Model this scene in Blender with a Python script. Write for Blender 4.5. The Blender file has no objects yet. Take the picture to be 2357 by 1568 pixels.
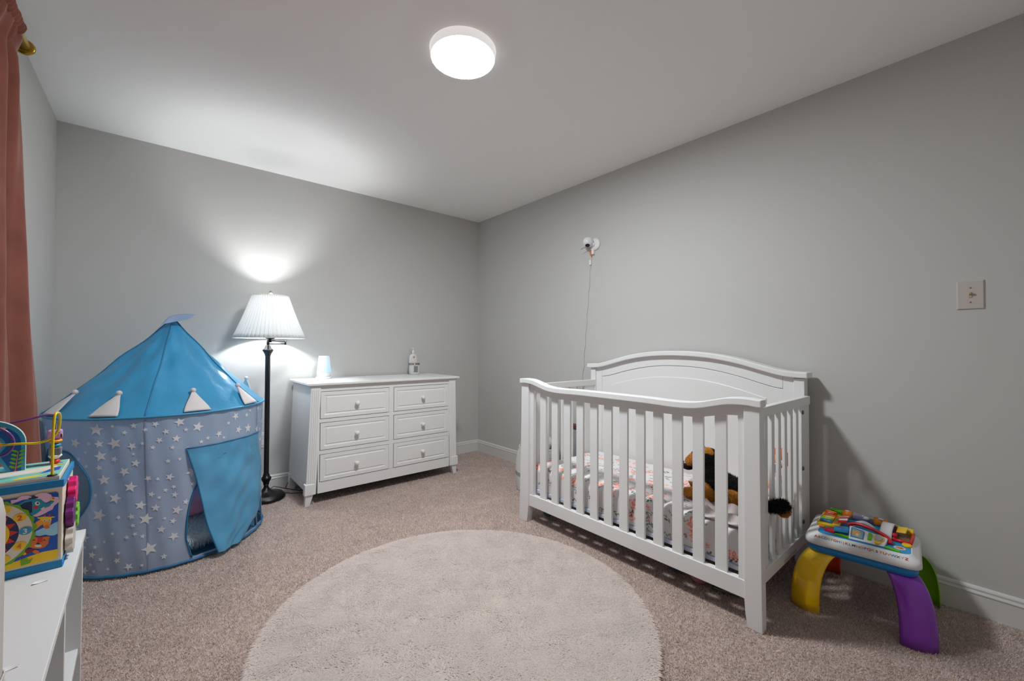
import bpy, bmesh, math, random
import numpy as np
from mathutils import Vector, Matrix
random.seed(7); RNG = np.random.default_rng(7)
S = bpy.context.scene
PI = math.pi

# ------------------------------------------------------------------ camera, world, exposure
cam_d = bpy.data.cameras.new('camera'); cam = bpy.data.objects.new('camera', cam_d)
S.collection.objects.link(cam); S.camera = cam
cam_d.sensor_fit = 'HORIZONTAL'; cam_d.sensor_width = 36.0
cam_d.lens = 36.0 * 955.36 / 2357.0
cam_d.clip_start = 0.02
YAW, PITCH, ROLL = 0.70469, 0.015756, 0.004123
f = Vector((math.sin(YAW)*math.cos(PITCH), math.cos(YAW)*math.cos(PITCH), math.sin(PITCH)))
r0 = Vector((math.cos(YAW), -math.sin(YAW), 0)); u0 = r0.cross(f)
r = r0*math.cos(ROLL) + u0*math.sin(ROLL); u = -r0*math.sin(ROLL) + u0*math.cos(ROLL)
M = Matrix((r, u, -f)).transposed().to_4x4(); M.translation = Vector((-2.60459, -3.61925, 1.10235))
cam.matrix_world = M

w = bpy.data.worlds.new('world'); S.world = w; w.use_nodes = True
w.node_tree.nodes['Background'].inputs[0].default_value = (0.05, 0.05, 0.055, 1)
w.node_tree.nodes['Background'].inputs[1].default_value = 0.3
S.view_settings.view_transform = 'Standard'; S.view_settings.look = 'None'
S.view_settings.gamma = 1.0; S.view_settings.use_curve_mapping = False
S.view_settings.exposure = 0.0
CEIL_LAMP = 232.0      # radiance of the ceiling fixture's diffuser
FLOOR_BULB = 640.0    # radiance of the floor lamp's bulb
S.cycles.use_denoising = True
S.cycles.max_bounces = 10; S.cycles.diffuse_bounces = 6; S.cycles.transmission_bounces = 6
S.cycles.transparent_max_bounces = 12
S.cycles.sample_clamp_indirect = 6.0

# ------------------------------------------------------------------ helpers
def lin(c):
    return tuple(((v/255.0)/12.92 if v/255.0 <= 0.04045 else ((v/255.0+0.055)/1.055)**2.4) for v in c)
_M = {}
def mat(name, rgb=(200,200,200), rough=0.5, metal=0.0, spec=0.5, noise=None, bump=None, bscale=None,
        emit=None, trans=0.0, alpha=1.0, sheen=0.0, coat=0.0, attr=None, transmission=0.0):
    """procedural principled material; noise=(scale, amount) varies the colour, bump=(scale, strength, distance)"""
    if name in _M: return _M[name]
    m = bpy.data.materials.new(name); m.use_nodes = True; nt = m.node_tree; N = nt.nodes; L = nt.links
    b = N['Principled BSDF']; c = lin(rgb)
    b.inputs['Base Color'].default_value = (*c, 1); b.inputs['Roughness'].default_value = rough
    b.inputs['Metallic'].default_value = metal; b.inputs['Specular IOR Level'].default_value = spec
    b.inputs['Sheen Weight'].default_value = sheen; b.inputs['Coat Weight'].default_value = coat
    b.inputs['Alpha'].default_value = alpha; b.inputs['Transmission Weight'].default_value = transmission
    tc = N.new('ShaderNodeTexCoord')
    col = None
    if attr:
        a = N.new('ShaderNodeAttribute'); a.attribute_name = attr; col = a.outputs['Color']
        L.new(col, b.inputs['Base Color'])
    if noise:
        n = N.new('ShaderNodeTexNoise'); n.inputs['Scale'].default_value = noise[0]; n.inputs['Detail'].default_value = 4
        L.new(tc.outputs['Object'], n.inputs['Vector'])
        mr = N.new('ShaderNodeMapRange'); mr.inputs[1].default_value = .3; mr.inputs[2].default_value = .7
        mr.inputs[3].default_value = 1-noise[1]; mr.inputs[4].default_value = 1+noise[1]
        L.new(n.outputs['Fac'], mr.inputs[0])
        mx = N.new('ShaderNodeVectorMath'); mx.operation = 'SCALE'
        if col is None: mx.inputs[0].default_value = c
        else: L.new(col, mx.inputs[0])
        L.new(mr.outputs[0], mx.inputs['Scale']); L.new(mx.outputs[0], b.inputs['Base Color']); col = mx.outputs[0]
    if bump:
        n = N.new('ShaderNodeTexNoise'); n.inputs['Scale'].default_value = bump[0]; n.inputs['Detail'].default_value = 5
        L.new(tc.outputs['Object'], n.inputs['Vector'])
        if bscale:
            mp = N.new('ShaderNodeMapping'); mp.inputs['Scale'].default_value = bscale
            L.new(tc.outputs['Object'], mp.inputs[0]); L.new(mp.outputs[0], n.inputs['Vector'])
        bp = N.new('ShaderNodeBump'); bp.inputs['Strength'].default_value = bump[1]; bp.inputs['Distance'].default_value = bump[2]
        L.new(n.outputs['Fac'], bp.inputs['Height']); L.new(bp.outputs[0], b.inputs['Normal'])
    if emit:
        b.inputs['Emission Color'].default_value = (*lin(emit[0]), 1); b.inputs['Emission Strength'].default_value = emit[1]
    if trans:
        t = N.new('ShaderNodeBsdfTranslucent'); t.inputs[0].default_value = (*c, 1)
        if col is not None: L.new(col, t.inputs[0])
        mix = N.new('ShaderNodeMixShader'); mix.inputs[0].default_value = trans
        L.new(b.outputs[0], mix.inputs[1]); L.new(t.outputs[0], mix.inputs[2])
        L.new(mix.outputs[0], N['Material Output'].inputs['Surface'])
    _M[name] = m; return m

class B:
    """collects geometry, then links it as ONE mesh object"""
    def __init__(s): s.v = []; s.f = []; s.m = []; s.sm = []
    def add(s, vs, fs, mi=0, smooth=False):
        o = len(s.v); s.v += [tuple(p) for p in vs]; s.f += [tuple(i+o for i in q) for q in fs]
        s.m += [mi]*len(fs); s.sm += [smooth]*len(fs); return s
    def box(s, x0, x1, y0, y1, z0, z1, mi=0):
        v = [(x,y,z) for x in (x0,x1) for y in (y0,y1) for z in (z0,z1)]
        return s.add(v, [(0,1,3,2),(4,6,7,5),(0,4,5,1),(2,3,7,6),(0,2,6,4),(1,5,7,3)], mi)
    def hexa(s, v8, mi=0):   # v8 ordered like box: x0y0z0,x0y0z1,x0y1z0,x0y1z1,x1...
        return s.add(v8, [(0,1,3,2),(4,6,7,5),(0,4,5,1),(2,3,7,6),(0,2,6,4),(1,5,7,3)], mi)
    def lathe(s, prof, n=32, c=(0,0,0), mi=0, smooth=True, ax='z', fn=None):
        vs = []; fs = []; k = len(prof)
        for i in range(n):
            a = 2*PI*i/n
            for (rr, h) in prof:
                R = rr*(fn(a) if fn else 1)
                p = (R*math.cos(a), R*math.sin(a), h)
                if ax == 'x': p = (p[2], p[0], p[1])
                if ax == 'y': p = (p[0], p[2], p[1])
                vs.append((c[0]+p[0], c[1]+p[1], c[2]+p[2]))
        for i in range(n):
            j = (i+1) % n
            for q in range(k-1): fs.append((i*k+q, j*k+q, j*k+q+1, i*k+q+1))
        return s.add(vs, fs, mi, smooth)
    def tube(s, path, rad, n=8, mi=0, closed=False, cap=True):
        P = [Vector(p) for p in path]; k = len(P); vs = []; fs = []
        up = Vector((0,0,1)); prev = None
        for i, p in enumerate(P):
            a = P[(i-1) % k] if (closed or i > 0) else p; b_ = P[(i+1) % k] if (closed or i < k-1) else p
            t = (b_-a).normalized()
            if prev is None:
                nrm = t.orthogonal().normalized()
            else:
                nrm = (prev - t*prev.dot(t)); nrm = nrm.normalized() if nrm.length > 1e-6 else t.orthogonal().normalized()
            prev = nrm; bn = t.cross(nrm); R = rad[i] if hasattr(rad, '__len__') else rad
            for j in range(n):
                a2 = 2*PI*j/n; vs.append(p + nrm*(R*math.cos(a2)) + bn*(R*math.sin(a2)))
        for i in range(k if closed else k-1):
            i2 = (i+1) % k
            for j in range(n):
                j2 = (j+1) % n; fs.append((i*n+j, i*n+j2, i2*n+j2, i2*n+j))
        if cap and not closed: fs += [tuple(range(n-1,-1,-1)), tuple(range((k-1)*n, k*n))]
        return s.add(vs, fs, mi, True)
    def ball(s, c, rad, n=16, mi=0, sc=(1,1,1), rot=None):
        vs = []; fs = []; h = n//2
        for i in range(h+1):
            ph = PI*i/h
            for j in range(n):
                a = 2*PI*j/n; p = Vector((math.sin(ph)*math.cos(a)*sc[0]*rad, math.sin(ph)*math.sin(a)*sc[1]*rad, math.cos(ph)*sc[2]*rad))
                if rot: p = rot @ p
                vs.append((c[0]+p.x, c[1]+p.y, c[2]+p.z))
        for i in range(h):
            for j in range(n):
                j2 = (j+1) % n; fs.append((i*n+j, (i+1)*n+j, (i+1)*n+j2, i*n+j2))
        return s.add(vs, fs, mi, True)
    def prism(s, pts, a0, a1, ax='z', mi=0, smooth=False):
        """extrude a 2D outline from a0 to a1 along ax"""
        def P(p, h):
            return (p[0],p[1],h) if ax=='z' else ((h,p[0],p[1]) if ax=='x' else (p[0],h,p[1]))
        k = len(pts); vs = [P(p,a0) for p in pts] + [P(p,a1) for p in pts]
        fs = [tuple(range(k-1,-1,-1)), tuple(range(k,2*k))] + [(i,(i+1)%k,(i+1)%k+k,i+k) for i in range(k)]
        return s.add(vs, fs, mi, smooth)
    def band(s, ys, zb, zt, x0, x1, mi=0):
        """strip that runs along y between two height curves (curved rails)"""
        vs = []; fs = []
        for y in ys:
            a, b_ = zb(y), zt(y); vs += [(x0,y,a),(x1,y,a),(x1,y,b_),(x0,y,b_)]
        for i in range(len(ys)-1):
            o = i*4
            for q in range(4): fs.append((o+q, o+4+q, o+4+(q+1)%4, o+(q+1)%4))
        n = len(ys)*4; fs += [(0,1,2,3), (n-1,n-2,n-3,n-4)]
        return s.add(vs, fs, mi)
    def grid(s, fn, nu, nv, mi=0, smooth=True, closed=False, keep=None):
        vs = [fn(i/(nu if closed else nu-1), j/(nv-1)) for i in range(nu) for j in range(nv)]
        fs = []
        for i in range(nu if closed else nu-1):
            i2 = (i+1) % nu
            for j in range(nv-1):
                if keep and not keep((i+.5)/(nu if closed else nu-1), (j+.5)/(nv-1)): continue
                fs.append((i*nv+j, i2*nv+j, i2*nv+j+1, i*nv+j+1))
        return s.add(vs, fs, mi, smooth)
    def build(s, name, mats, parent=None, bevel=0, seg=2, solid=0, sub=0, weld=True):
        me = bpy.data.meshes.new(name); me.from_pydata(s.v, [], s.f)
        if not isinstance(mats, (list, tuple)): mats = [mats]
        for m in mats: me.materials.append(m)
        me.polygons.foreach_set('material_index', s.m); me.polygons.foreach_set('use_smooth', s.sm)
        if weld:
            bm = bmesh.new(); bm.from_mesh(me); bmesh.ops.remove_doubles(bm, verts=bm.verts, dist=1e-5)
            bmesh.ops.recalc_face_normals(bm, faces=bm.faces); bm.to_mesh(me); bm.free()
        o = bpy.data.objects.new(name, me); S.collection.objects.link(o)
        if parent: o.parent = parent
        if solid:
            md = o.modifiers.new('solid', 'SOLIDIFY'); md.thickness = solid; md.offset = 0
        if bevel:
            md = o.modifiers.new('bevel', 'BEVEL'); md.width = bevel; md.segments = seg; md.limit_method = 'ANGLE'; md.angle_limit = 0.6
            md.harden_normals = False
        if sub:
            md = o.modifiers.new('sub', 'SUBSURF'); md.levels = sub; md.render_levels = sub
        return o

def tag(o, label=None, cat=None, group=None, kind=None):
    if label: o['label'] = label
    if cat: o['category'] = cat
    if group: o['group'] = group
    if kind: o['kind'] = kind
    return o
def thing(name, label, cat, loc=(0,0,0), group=None):
    o = bpy.data.objects.new(name, None); S.collection.objects.link(o); o.location = loc
    o.empty_display_size = .05
    return tag(o, label, cat, group)
def rebase(root):
    """children were built in world coordinates: keep them there"""
    l = Vector(root.location)
    def sub(o):
        for ch in o.children:
            if ch.type == 'MESH' and not ch.get('_rb'):
                ch.data.transform(Matrix.Translation(-l)); ch['_rb'] = 1
            sub(ch)
    sub(root)
    def clean(o):
        for ch in o.children:
            if '_rb' in ch: del ch['_rb']
            clean(ch)
    clean(root)
def poly(pts, n=64): return pts
def smoothstep(a, b, t):
    t = min(1, max(0, (t-a)/(b-a))); return t*t*(3-2*t)
def interp(xs, ys):
    xs = np.array(xs, float); ys = np.array(ys, float)
    if xs[0] > xs[-1]: xs, ys = xs[::-1], ys[::-1]
    # monotone-ish cubic through the points
    d = np.gradient(ys, xs)
    def fn(t):
        t = min(max(t, xs[0]), xs[-1]); i = int(min(max(np.searchsorted(xs, t)-1, 0), len(xs)-2))
        h = xs[i+1]-xs[i]; q = (t-xs[i])/h
        return float((2*q**3-3*q**2+1)*ys[i]+(q**3-2*q**2+q)*h*d[i]+(-2*q**3+3*q**2)*ys[i+1]+(q**3-q**2)*h*d[i+1])
    return fn

# ------------------------------------------------------------------ materials
wall_m = mat('wall_paint', (196,195,192), .62, spec=.25, bump=(220,.06,.002))
ceil_m = mat('ceiling_paint', (247,246,244), .8, spec=.2, bump=(160,.08,.002))
trim_m = mat('trim_paint', (214,213,210), .4, spec=.4)
white_wood = mat('white_furniture_paint', (229,229,228), .38, spec=.45, bump=(60,.03,.001), bscale=(1,1,.1))
grey_gap = mat('shadow_gap', (90,90,92), .8)
nickel = mat('brushed_nickel', (150,150,152), .35, metal=.9)
bronze = mat('dark_bronze', (34,32,34), .32, metal=.55, spec=.6, noise=(30,.2))
brass = mat('brass', (196,170,96), .28, metal=.85)
dusk_pink = mat('pink_velvet', (118,72,62), .9, sheen=1.0, spec=.08, noise=(9,.16), bump=(7,.35,.012))
_b = dusk_pink.node_tree.nodes['Principled BSDF']; _b.inputs['Sheen Roughness'].default_value = .32; _b.inputs['Sheen Tint'].default_value = (.84,.60,.53,1)
shelf_white = mat('shelf_laminate', (214,214,214), .45, spec=.4)

# ------------------------------------------------------------------ setting
RX0, RX1, RY0, RY1, RH = -3.084, 0.0, -4.10, 0.0, 2.44
def struct(name, b, m, parent=None, **k):
    o = b.build(name, m, parent, **k); o['kind'] = 'structure'; return o
T = .1
struct('wall_back', B().box(RX0-T, RX1+T, RY1, RY1+T, 0, RH), wall_m)
struct('wall_right', B().box(RX1, RX1+T, RY0-T, RY1, 0, RH), wall_m)
struct('wall_left', B().box(RX0-T, RX0, RY0-T, RY1, 0, RH), wall_m)
struct('wall_front', B().box(RX0, RX1, RY0-T, RY0, 0, RH), wall_m)
struct('ceiling', B().box(RX0-T, RX1+T, RY0-T, RY1+T, RH, RH+T), ceil_m)
carpet_m = mat('carpet_backing', (184,168,160), .95, spec=.05, noise=(60,.15), bump=(260,.7,.006))
floor = struct('floor', B().box(RX0-T, RX1+T, RY0-T, RY1+T, -T, 0), carpet_m)
def bb_prof(h=.1176):   # (distance from the wall, height)
    return [(0,0),(.013,0),(.013,h-.032),(.0155,h-.030),(.0155,h-.026),(.011,h-.018),(.012,h-.010),(.009,h-.004),(.004,h),(0,h)]
bb_low = mat('baseboard_paint_grey', (196,196,195), .45, spec=.35)
def baseboard(name, axis, a0, a1, side):
    P = bb_prof(); b = B(); vs = []
    for a in (a0, a1):
        for (d, z) in P:
            vs.append((a, RY1-d, z) if axis == 'x' else ((RX1-d if side > 0 else RX0+d), a, z))
    if axis == 'front': pass
    k = len(P); fs = [(i,(i+1)%k,(i+1)%k+k,i+k) for i in range(k)] + [tuple(range(k)), tuple(range(2*k-1,k-1,-1))]
    b.add(vs, fs)
    return struct(name, b, trim_m)
baseboard('baseboard_back', 'x', RX0, RX1, 0)
baseboard('baseboard_right', 'y', RY0, RY1, 1)
baseboard('baseboard_left', 'y', RY0, RY1, -1)

# carpet pile: short tufts, densest where the lens is closest
def tufts(name, x, y, z0, h, wd, lean, m, parent, curl=0.0):
    n = len(x); a = RNG.uniform(0, 2*PI, n); la = RNG.uniform(0, 2*PI, n)
    L = lean*RNG.uniform(.3, 1, n)*h; dx = np.cos(la)*L; dy = np.sin(la)*L
    cx, sx = np.cos(a)*wd*.5, np.sin(a)*wd*.5
    z0 = np.full(n, z0); V = np.zeros((n, 4, 3))
    V[:,0] = np.c_[x-cx, y-sx, z0]; V[:,1] = np.c_[x+cx, y+sx, z0]
    V[:,2] = np.c_[x+cx*.7+dx*.9, y+sx*.7+dy*.9, z0+h*.75]; V[:,3] = np.c_[x-cx*.4+dx*1.2, y-sx*.4+dy*1.2, z0+h]
    me = bpy.data.meshes.new(name); me.vertices.add(n*4); me.vertices.foreach_set('co', V.reshape(-1))
    me.loops.add(n*4); me.loops.foreach_set('vertex_index', np.arange(n*4, dtype=np.int32))
    me.polygons.add(n); me.polygons.foreach_set('loop_start', np.arange(0, n*4, 4, dtype=np.int32))
    me.update(calc_edges=True); me.materials.append(m)
    o = bpy.data.objects.new(name, me); S.collection.objects.link(o); o.parent = parent; o['kind'] = 'stuff'
    return o
def pile_mat(name, rgb, var, big=(3.0,.12), trans=.25, mid=None):
    m = bpy.data.materials.new(name); m.use_nodes = True; nt = m.node_tree; N = nt.nodes; L = nt.links
    b = N['Principled BSDF']; b.inputs['Roughness'].default_value = .95; b.inputs['Specular IOR Level'].default_value = .08
    g = N.new('ShaderNodeNewGeometry'); mr = N.new('ShaderNodeMapRange'); mr.inputs[3].default_value = 1-var; mr.inputs[4].default_value = 1+var
    L.new(g.outputs['Random Per Island'], mr.inputs[0])
    tc = N.new('ShaderNodeTexCoord'); n = N.new('ShaderNodeTexNoise'); n.inputs['Scale'].default_value = big[0]; n.inputs['Detail'].default_value = 3
    L.new(tc.outputs['Object'], n.inputs[0])
    m2 = N.new('ShaderNodeMapRange'); m2.inputs[1].default_value=.3; m2.inputs[2].default_value=.7; m2.inputs[3].default_value = 1-big[1]; m2.inputs[4].default_value = 1+big[1]
    L.new(n.outputs['Fac'], m2.inputs[0])
    mu = N.new('ShaderNodeMath'); mu.operation = 'MULTIPLY'; L.new(mr.outputs[0], mu.inputs[0]); L.new(m2.outputs[0], mu.inputs[1])
    vm = N.new('ShaderNodeVectorMath'); vm.operation = 'SCALE'; vm.inputs[0].default_value = lin(rgb); L.new(mu.outputs[0], vm.inputs['Scale'])
    L.new(vm.outputs[0], b.inputs['Base Color'])
    t = N.new('ShaderNodeBsdfTranslucent'); L.new(vm.outputs[0], t.inputs[0]); mx = N.new('ShaderNodeMixShader'); mx.inputs[0].default_value = trans
    L.new(b.outputs[0], mx.inputs[1]); L.new(t.outputs[0], mx.inputs[2]); L.new(mx.outputs[0], N['Material Output'].inputs['Surface'])
    return m
pile_m = pile_mat('carpet_pile_yarn', (222,206,197), .20, (9.0,.10), .3)
CX, CY = -2.605, -3.62
def carpet_points(n):
    # density falls with distance from where the photographer stands
    rr = 0.9 + 3.9*RNG.random(n)**0.80; a = RNG.uniform(-18, 98, n)*PI/180   # angle clockwise from +y
    x = CX + rr*np.sin(a); y = CY + rr*np.cos(a)
    k = (x > RX0+.02) & (x < RX1-.018) & (y < -.018) & (y > -3.9)
    x, y = x[k], y[k]
    d = np.hypot(x+1.6445, y+2.188); k = (d > .735)
    return x[k], y[k]
cx_, cy_ = carpet_points(800000)
hh = RNG.uniform(.006, .011, len(cx_))
# clumps: yarn twists lean together
tufts('carpet_pile', cx_, cy_, -.002, hh, RNG.uniform(.0022, .0040, len(cx_)), .8, pile_m, floor)

# ------------------------------------------------------------------ ceiling light
cl = thing('ceiling_light', 'round white flush-mount LED ceiling light, lit, on the ceiling', 'ceiling light', (-1.575,-2.058,2.44))
metal_white = mat('white_enamel', (225,225,225), .4)
B().lathe([(0,2.4398),(.1495,2.4398),(.1490,2.436),(.1445,2.406),(.1435,2.4045),(.142,2.4045),(.1415,2.4065)], 72, (-1.575,-2.058,0)).build('rim', mat('edge_lit_rim', (228,228,228), .4, emit=((255,253,250), .50)), cl)
glow = mat('lit_diffuser', (255,255,255), .5, emit=((247,252,255), CEIL_LAMP))
B().lathe([(0,2.4020),(.10,2.4022),(.134,2.4028),(.1405,2.4036),(.1417,2.4046),(.1417,2.410)], 72, (-1.575,-2.058,0)).build('diffuser', glow, cl)
rebase(cl)

# ------------------------------------------------------------------ floor lamp
LX, LY = -2.004, -.188
lamp = thing('floor_lamp', 'dark bronze floor lamp with white pleated shade, lit, beside the dresser', 'floor lamp', (LX,LY,0))
B().lathe([(0,.002),(.122,.002),(.125,.012),(.124,.024),(.117,.028),(.113,.034),(.108,.035),(.101,.042),(.096,.043),(.070,.050),(.045,.058),(.028,.070),(.017,.086),(.014,.098),(.019,.110),(0,.110)], 64, (LX,LY,0)).build('base', bronze, lamp)
B().lathe([(0,.100),(.015,.10),(.019,.112),(.020,.122),(.030,.142),(.033,.150),(.031,.158),(.024,.165),(.020,.178),(.0165,.19),(.0165,1.028),(.018,1.032),(.0215,1.045),(.034,1.068),(.036,1.073),(.030,1.080),(.021,1.088),(.017,1.108),(.012,1.110),(0,1.110)], 40, (LX,LY,0)).build('pole', bronze, lamp)
SX, SY = -2.000, -.240
b = B(); b.lathe([(0,1.108),(.010,1.108),(.010,1.150),(0,1.150)], 16, (LX,LY,0))
b.tube([(LX,LY,1.118),(LX+.115,LY+.012,1.118)], .004); b.tube([(LX+.115,LY+.012,1.112),(LX+.115,LY+.012,1.146)], .0065)
b.tube([(LX+.115,LY+.012,1.138),(SX+.01,SY,1.140)], .004); b.build('swing_arm', bronze, lamp)
b = B(); b.lathe([(0,1.128),(.011,1.128),(.011,1.150),(.020,1.152),(.042,1.163),(.045,1.168),(.020,1.172),(.016,1.20),(.018,1.235),(0,1.237)], 28, (SX,SY,0)); b.build('socket', bronze, lamp)
harp = [(SX+.055*math.sin(t)*(1 if t else 1), SY, 1.17+.31*(1-math.cos(t))/2) for t in [PI*i/20 for i in range(21)]]
b = B(); b.tube(harp, .0016, 6); b.tube([(2*SX-p[0], p[1], p[2]) for p in harp], .0016, 6)
for k in range(3):
    a = 2*PI*k/3+.3; b.tube([(SX,SY,1.478),(SX+.108*math.cos(a),SY+.108*math.sin(a),1.462)], .0014, 6)
b.build('harp', brass, lamp)
bulb_m = mat('lit_bulb', (255,255,255), .4, emit=((250,253,255), FLOOR_BULB))
bo = B().lathe([(.0001,1.235),(.014,1.237),(.016,1.252),(.0245,1.278),(.0265,1.286),(.0001,1.286)], 24, (SX,SY,0)).build('bulb_base', metal_white, lamp)
B().lathe([(.0265,1.286),(.0298,1.302),(.0308,1.318),(.0305,1.328),(.027,1.340),(.019,1.352),(.010,1.3575),(.0001,1.359)], 24, (SX,SY,0)).build('bulb', bulb_m, lamp)
def shade_mat():
    m = bpy.data.materials.new('pleated_shade_fabric'); m.use_nodes = True; nt = m.node_tree; N = nt.nodes; L = nt.links
    d = N.new('ShaderNodeBsdfDiffuse'); d.inputs[0].default_value = (.74,.76,.77,1)
    t = N.new('ShaderNodeBsdfTranslucent'); t.inputs[0].default_value = (.82,.82,.81,1)
    mx = N.new('ShaderNodeMixShader'); mx.inputs[0].default_value = .21
    L.new(d.outputs[0], mx.inputs[1]); L.new(t.outputs[0], mx.inputs[2]); L.new(mx.outputs[0], N['Material Output'].inputs['Surface'])
    return m
shade_m = shade_mat()
NP = 52
def shade_pt(uu, vv):
    a = 2*PI*uu; z = 1.160+.300*vv
    R = .2235+(.1135-.2235)*vv - .004*math.sin(PI*vv)
    ph = (uu*NP) % 1.0
    pl = (abs(ph-.5)*2)          # box pleats: steep on one side
    R += (.0072*(1-.40*vv))*(smoothstep(0,.25,ph)-smoothstep(.85,1,ph) - .5)
    return (SX+R*math.cos(a), SY+R*math.sin(a), z)
sh = B().grid(shade_pt, NP*10, 12, closed=True).build('lamp_shade', shade_m, lamp, solid=.0012)
for (R, z, rr) in ((.2235,1.160,.0035),(.1135,1.460,.0032)):
    B().tube([(SX+R*math.cos(2*PI*i/96), SY+R*math.sin(2*PI*i/96), z) for i in range(96)], rr, 8, closed=True).build('shade_trim', mat('shade_trim_white', (228,226,220), .7, trans=.3), lamp)
B().lathe([(.0001,1.498),(.006,1.495),(.011,1.486),(.008,1.479),(.004,1.474),(.0001,1.472)], 16, (SX,SY,0)).build('finial', nickel, lamp)
rebase(lamp)
cord_m = mat('black_cord', (18,19,22), .45)
cd = B(); cd.tube([(LX+.02,LY+.09,.03),(LX+.07,LY+.11,.05),(LX+.14,LY+.07,.03),(LX+.22,LY+.0,.014),(LX+.32,LY-.02,.012),(LX+.45,LY+.04,.012)], .0032, 8)
o = cd.build('power_cord', cord_m); tag(o, 'black lamp cord running from the lamp to beneath the dresser', 'cord')
cd = B(); cd.tube([(LX+.125,LY+.03,.012),(LX+.16,LY-.02,.013),(LX+.24,LY-.07,.012),(LX+.33,LY-.06,.012),(LX+.45,LY-.05,.012)], .0032, 8)
cd.tube([(LX+.15,LY+.12,.014),(LX+.17,LY+.135,.05),(LX+.22,LY+.145,.07)], .0026, 8)
o = cd.build('power_cord', cord_m); tag(o, 'black cord loop touching the lamp base, nearer of two cords', 'cord')

ol = thing('wall_outlet', 'white electrical outlet on the back wall behind the lamp pole', 'outlet', (-1.995,0,.39))
B().box(-2.03,-1.962,-.006,0,.333,.450).build('cover_plate', mat('outlet_plastic',(226,226,224),.35), ol, bevel=.002)
B().box(-2.013,-1.979,-.0085,-.005,.395,.43).box(-2.013,-1.979,-.0085,-.005,.352,.387).build('socket', mat('outlet_plastic2',(214,214,212),.35), ol, bevel=.002)
rebase(ol)

# ------------------------------------------------------------------ dresser
dr = thing('dresser', 'white six-drawer dresser with fluted corner posts and round knobs', 'dresser', (-1.22,-.29,0))
DF, DB = -.535, -.035
def xl(z): return -1.803 - .030*(.82-z)/.82     # left edge flares toward the floor
def xr(z): return -.633 + .018*(.82-z)/.82
# top slab with shaped edge
b = B()
tp = [(0,.821),(.010,.821),(.016,.826),(.018,.832),(.018,.842),(.014,.8455),(0,.8455)]
x0,x1,y0,y1 = -1.825,-.602,-.562,-.022
b.box(x0,x1,y0,y1,.828,.8455); b.box(x0+.012,x1-.012,y0+.012,y1,.8205,.828)
b.build('top', white_wood, dr, bevel=.0045, seg=3)
# side panels
for s in (-1,1):
    X = xl if s < 0 else xr
    z0, z1 = .098, .8205; th = .018*(-s)
    v = []
    for dx in ((0, th) if s < 0 else (th, 0)):
        for y in (DF+.02, DB):
            for z in (z0, z1): v.append((X(z)+.004*(-s)+dx, y, z))
    B().hexa(v).build('side_panel', white_wood, dr, bevel=.0015)
    # rear foot / stile at the back edge of the side
    v = []
    for dx in ((0, .04) if s < 0 else (-.04, 0)):
        for y in (DB-.055, DB):
            for z in (.001, .12): v.append((X(z)+dx, y, z))
    B().hexa(v).build('foot', white_wood, dr, bevel=.002)
# side bottom arch shadow rail
for s in (-1,1):
    X = xl if s < 0 else xr
    pw = .066
    def post(z0, z1, ww, dd=.0, mid=0):
        v = []
        for t in ((0, ww) if s < 0 else (-ww, 0)):
            for y in (DF-.008-dd, DF+.028):
                for z in (z0, z1): v.append((X(z)+t+(dd if s>0 else -dd)*(1 if (t==0) else 0), y, z))
        return v
    B().hexa(post(.078,.8205,pw)).build('corner_post', white_wood, dr, bevel=.002)
    # flutes: raised ribs on the post face
    fb = B()
    for k in range(4):
        v = []; c0 = .012+.0125*k; cw = .0065
        for t in (c0, c0+cw):
            for y in (DF-.012, DF-.007):
                for z in (.160,.800): v.append((X(z)+(t if s<0 else -t), y, z))
        if s > 0: v = v[4:]+v[:4]
        fb.hexa(v)
    fb.build('fluting', white_wood, dr, bevel=.0015)
    # block and tapered foot
    v = post(.078,.156,.052,.010); B().hexa(v).build('corner_block', white_wood, dr, bevel=.006, seg=3)
    v = []
    for t in ((0,1) if s<0 else (1,0)):
        for y in (DF-.008, DF+.03):
            for z in (.001,.079):
                wd = .030+.020*(z/.079)
                v.append((X(z)+(t*wd if s<0 else -t*wd), y + (.006 if z<.01 and y<DF else 0), z))
    B().hexa(v).build('foot', white_wood, dr, bevel=.002)
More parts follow.
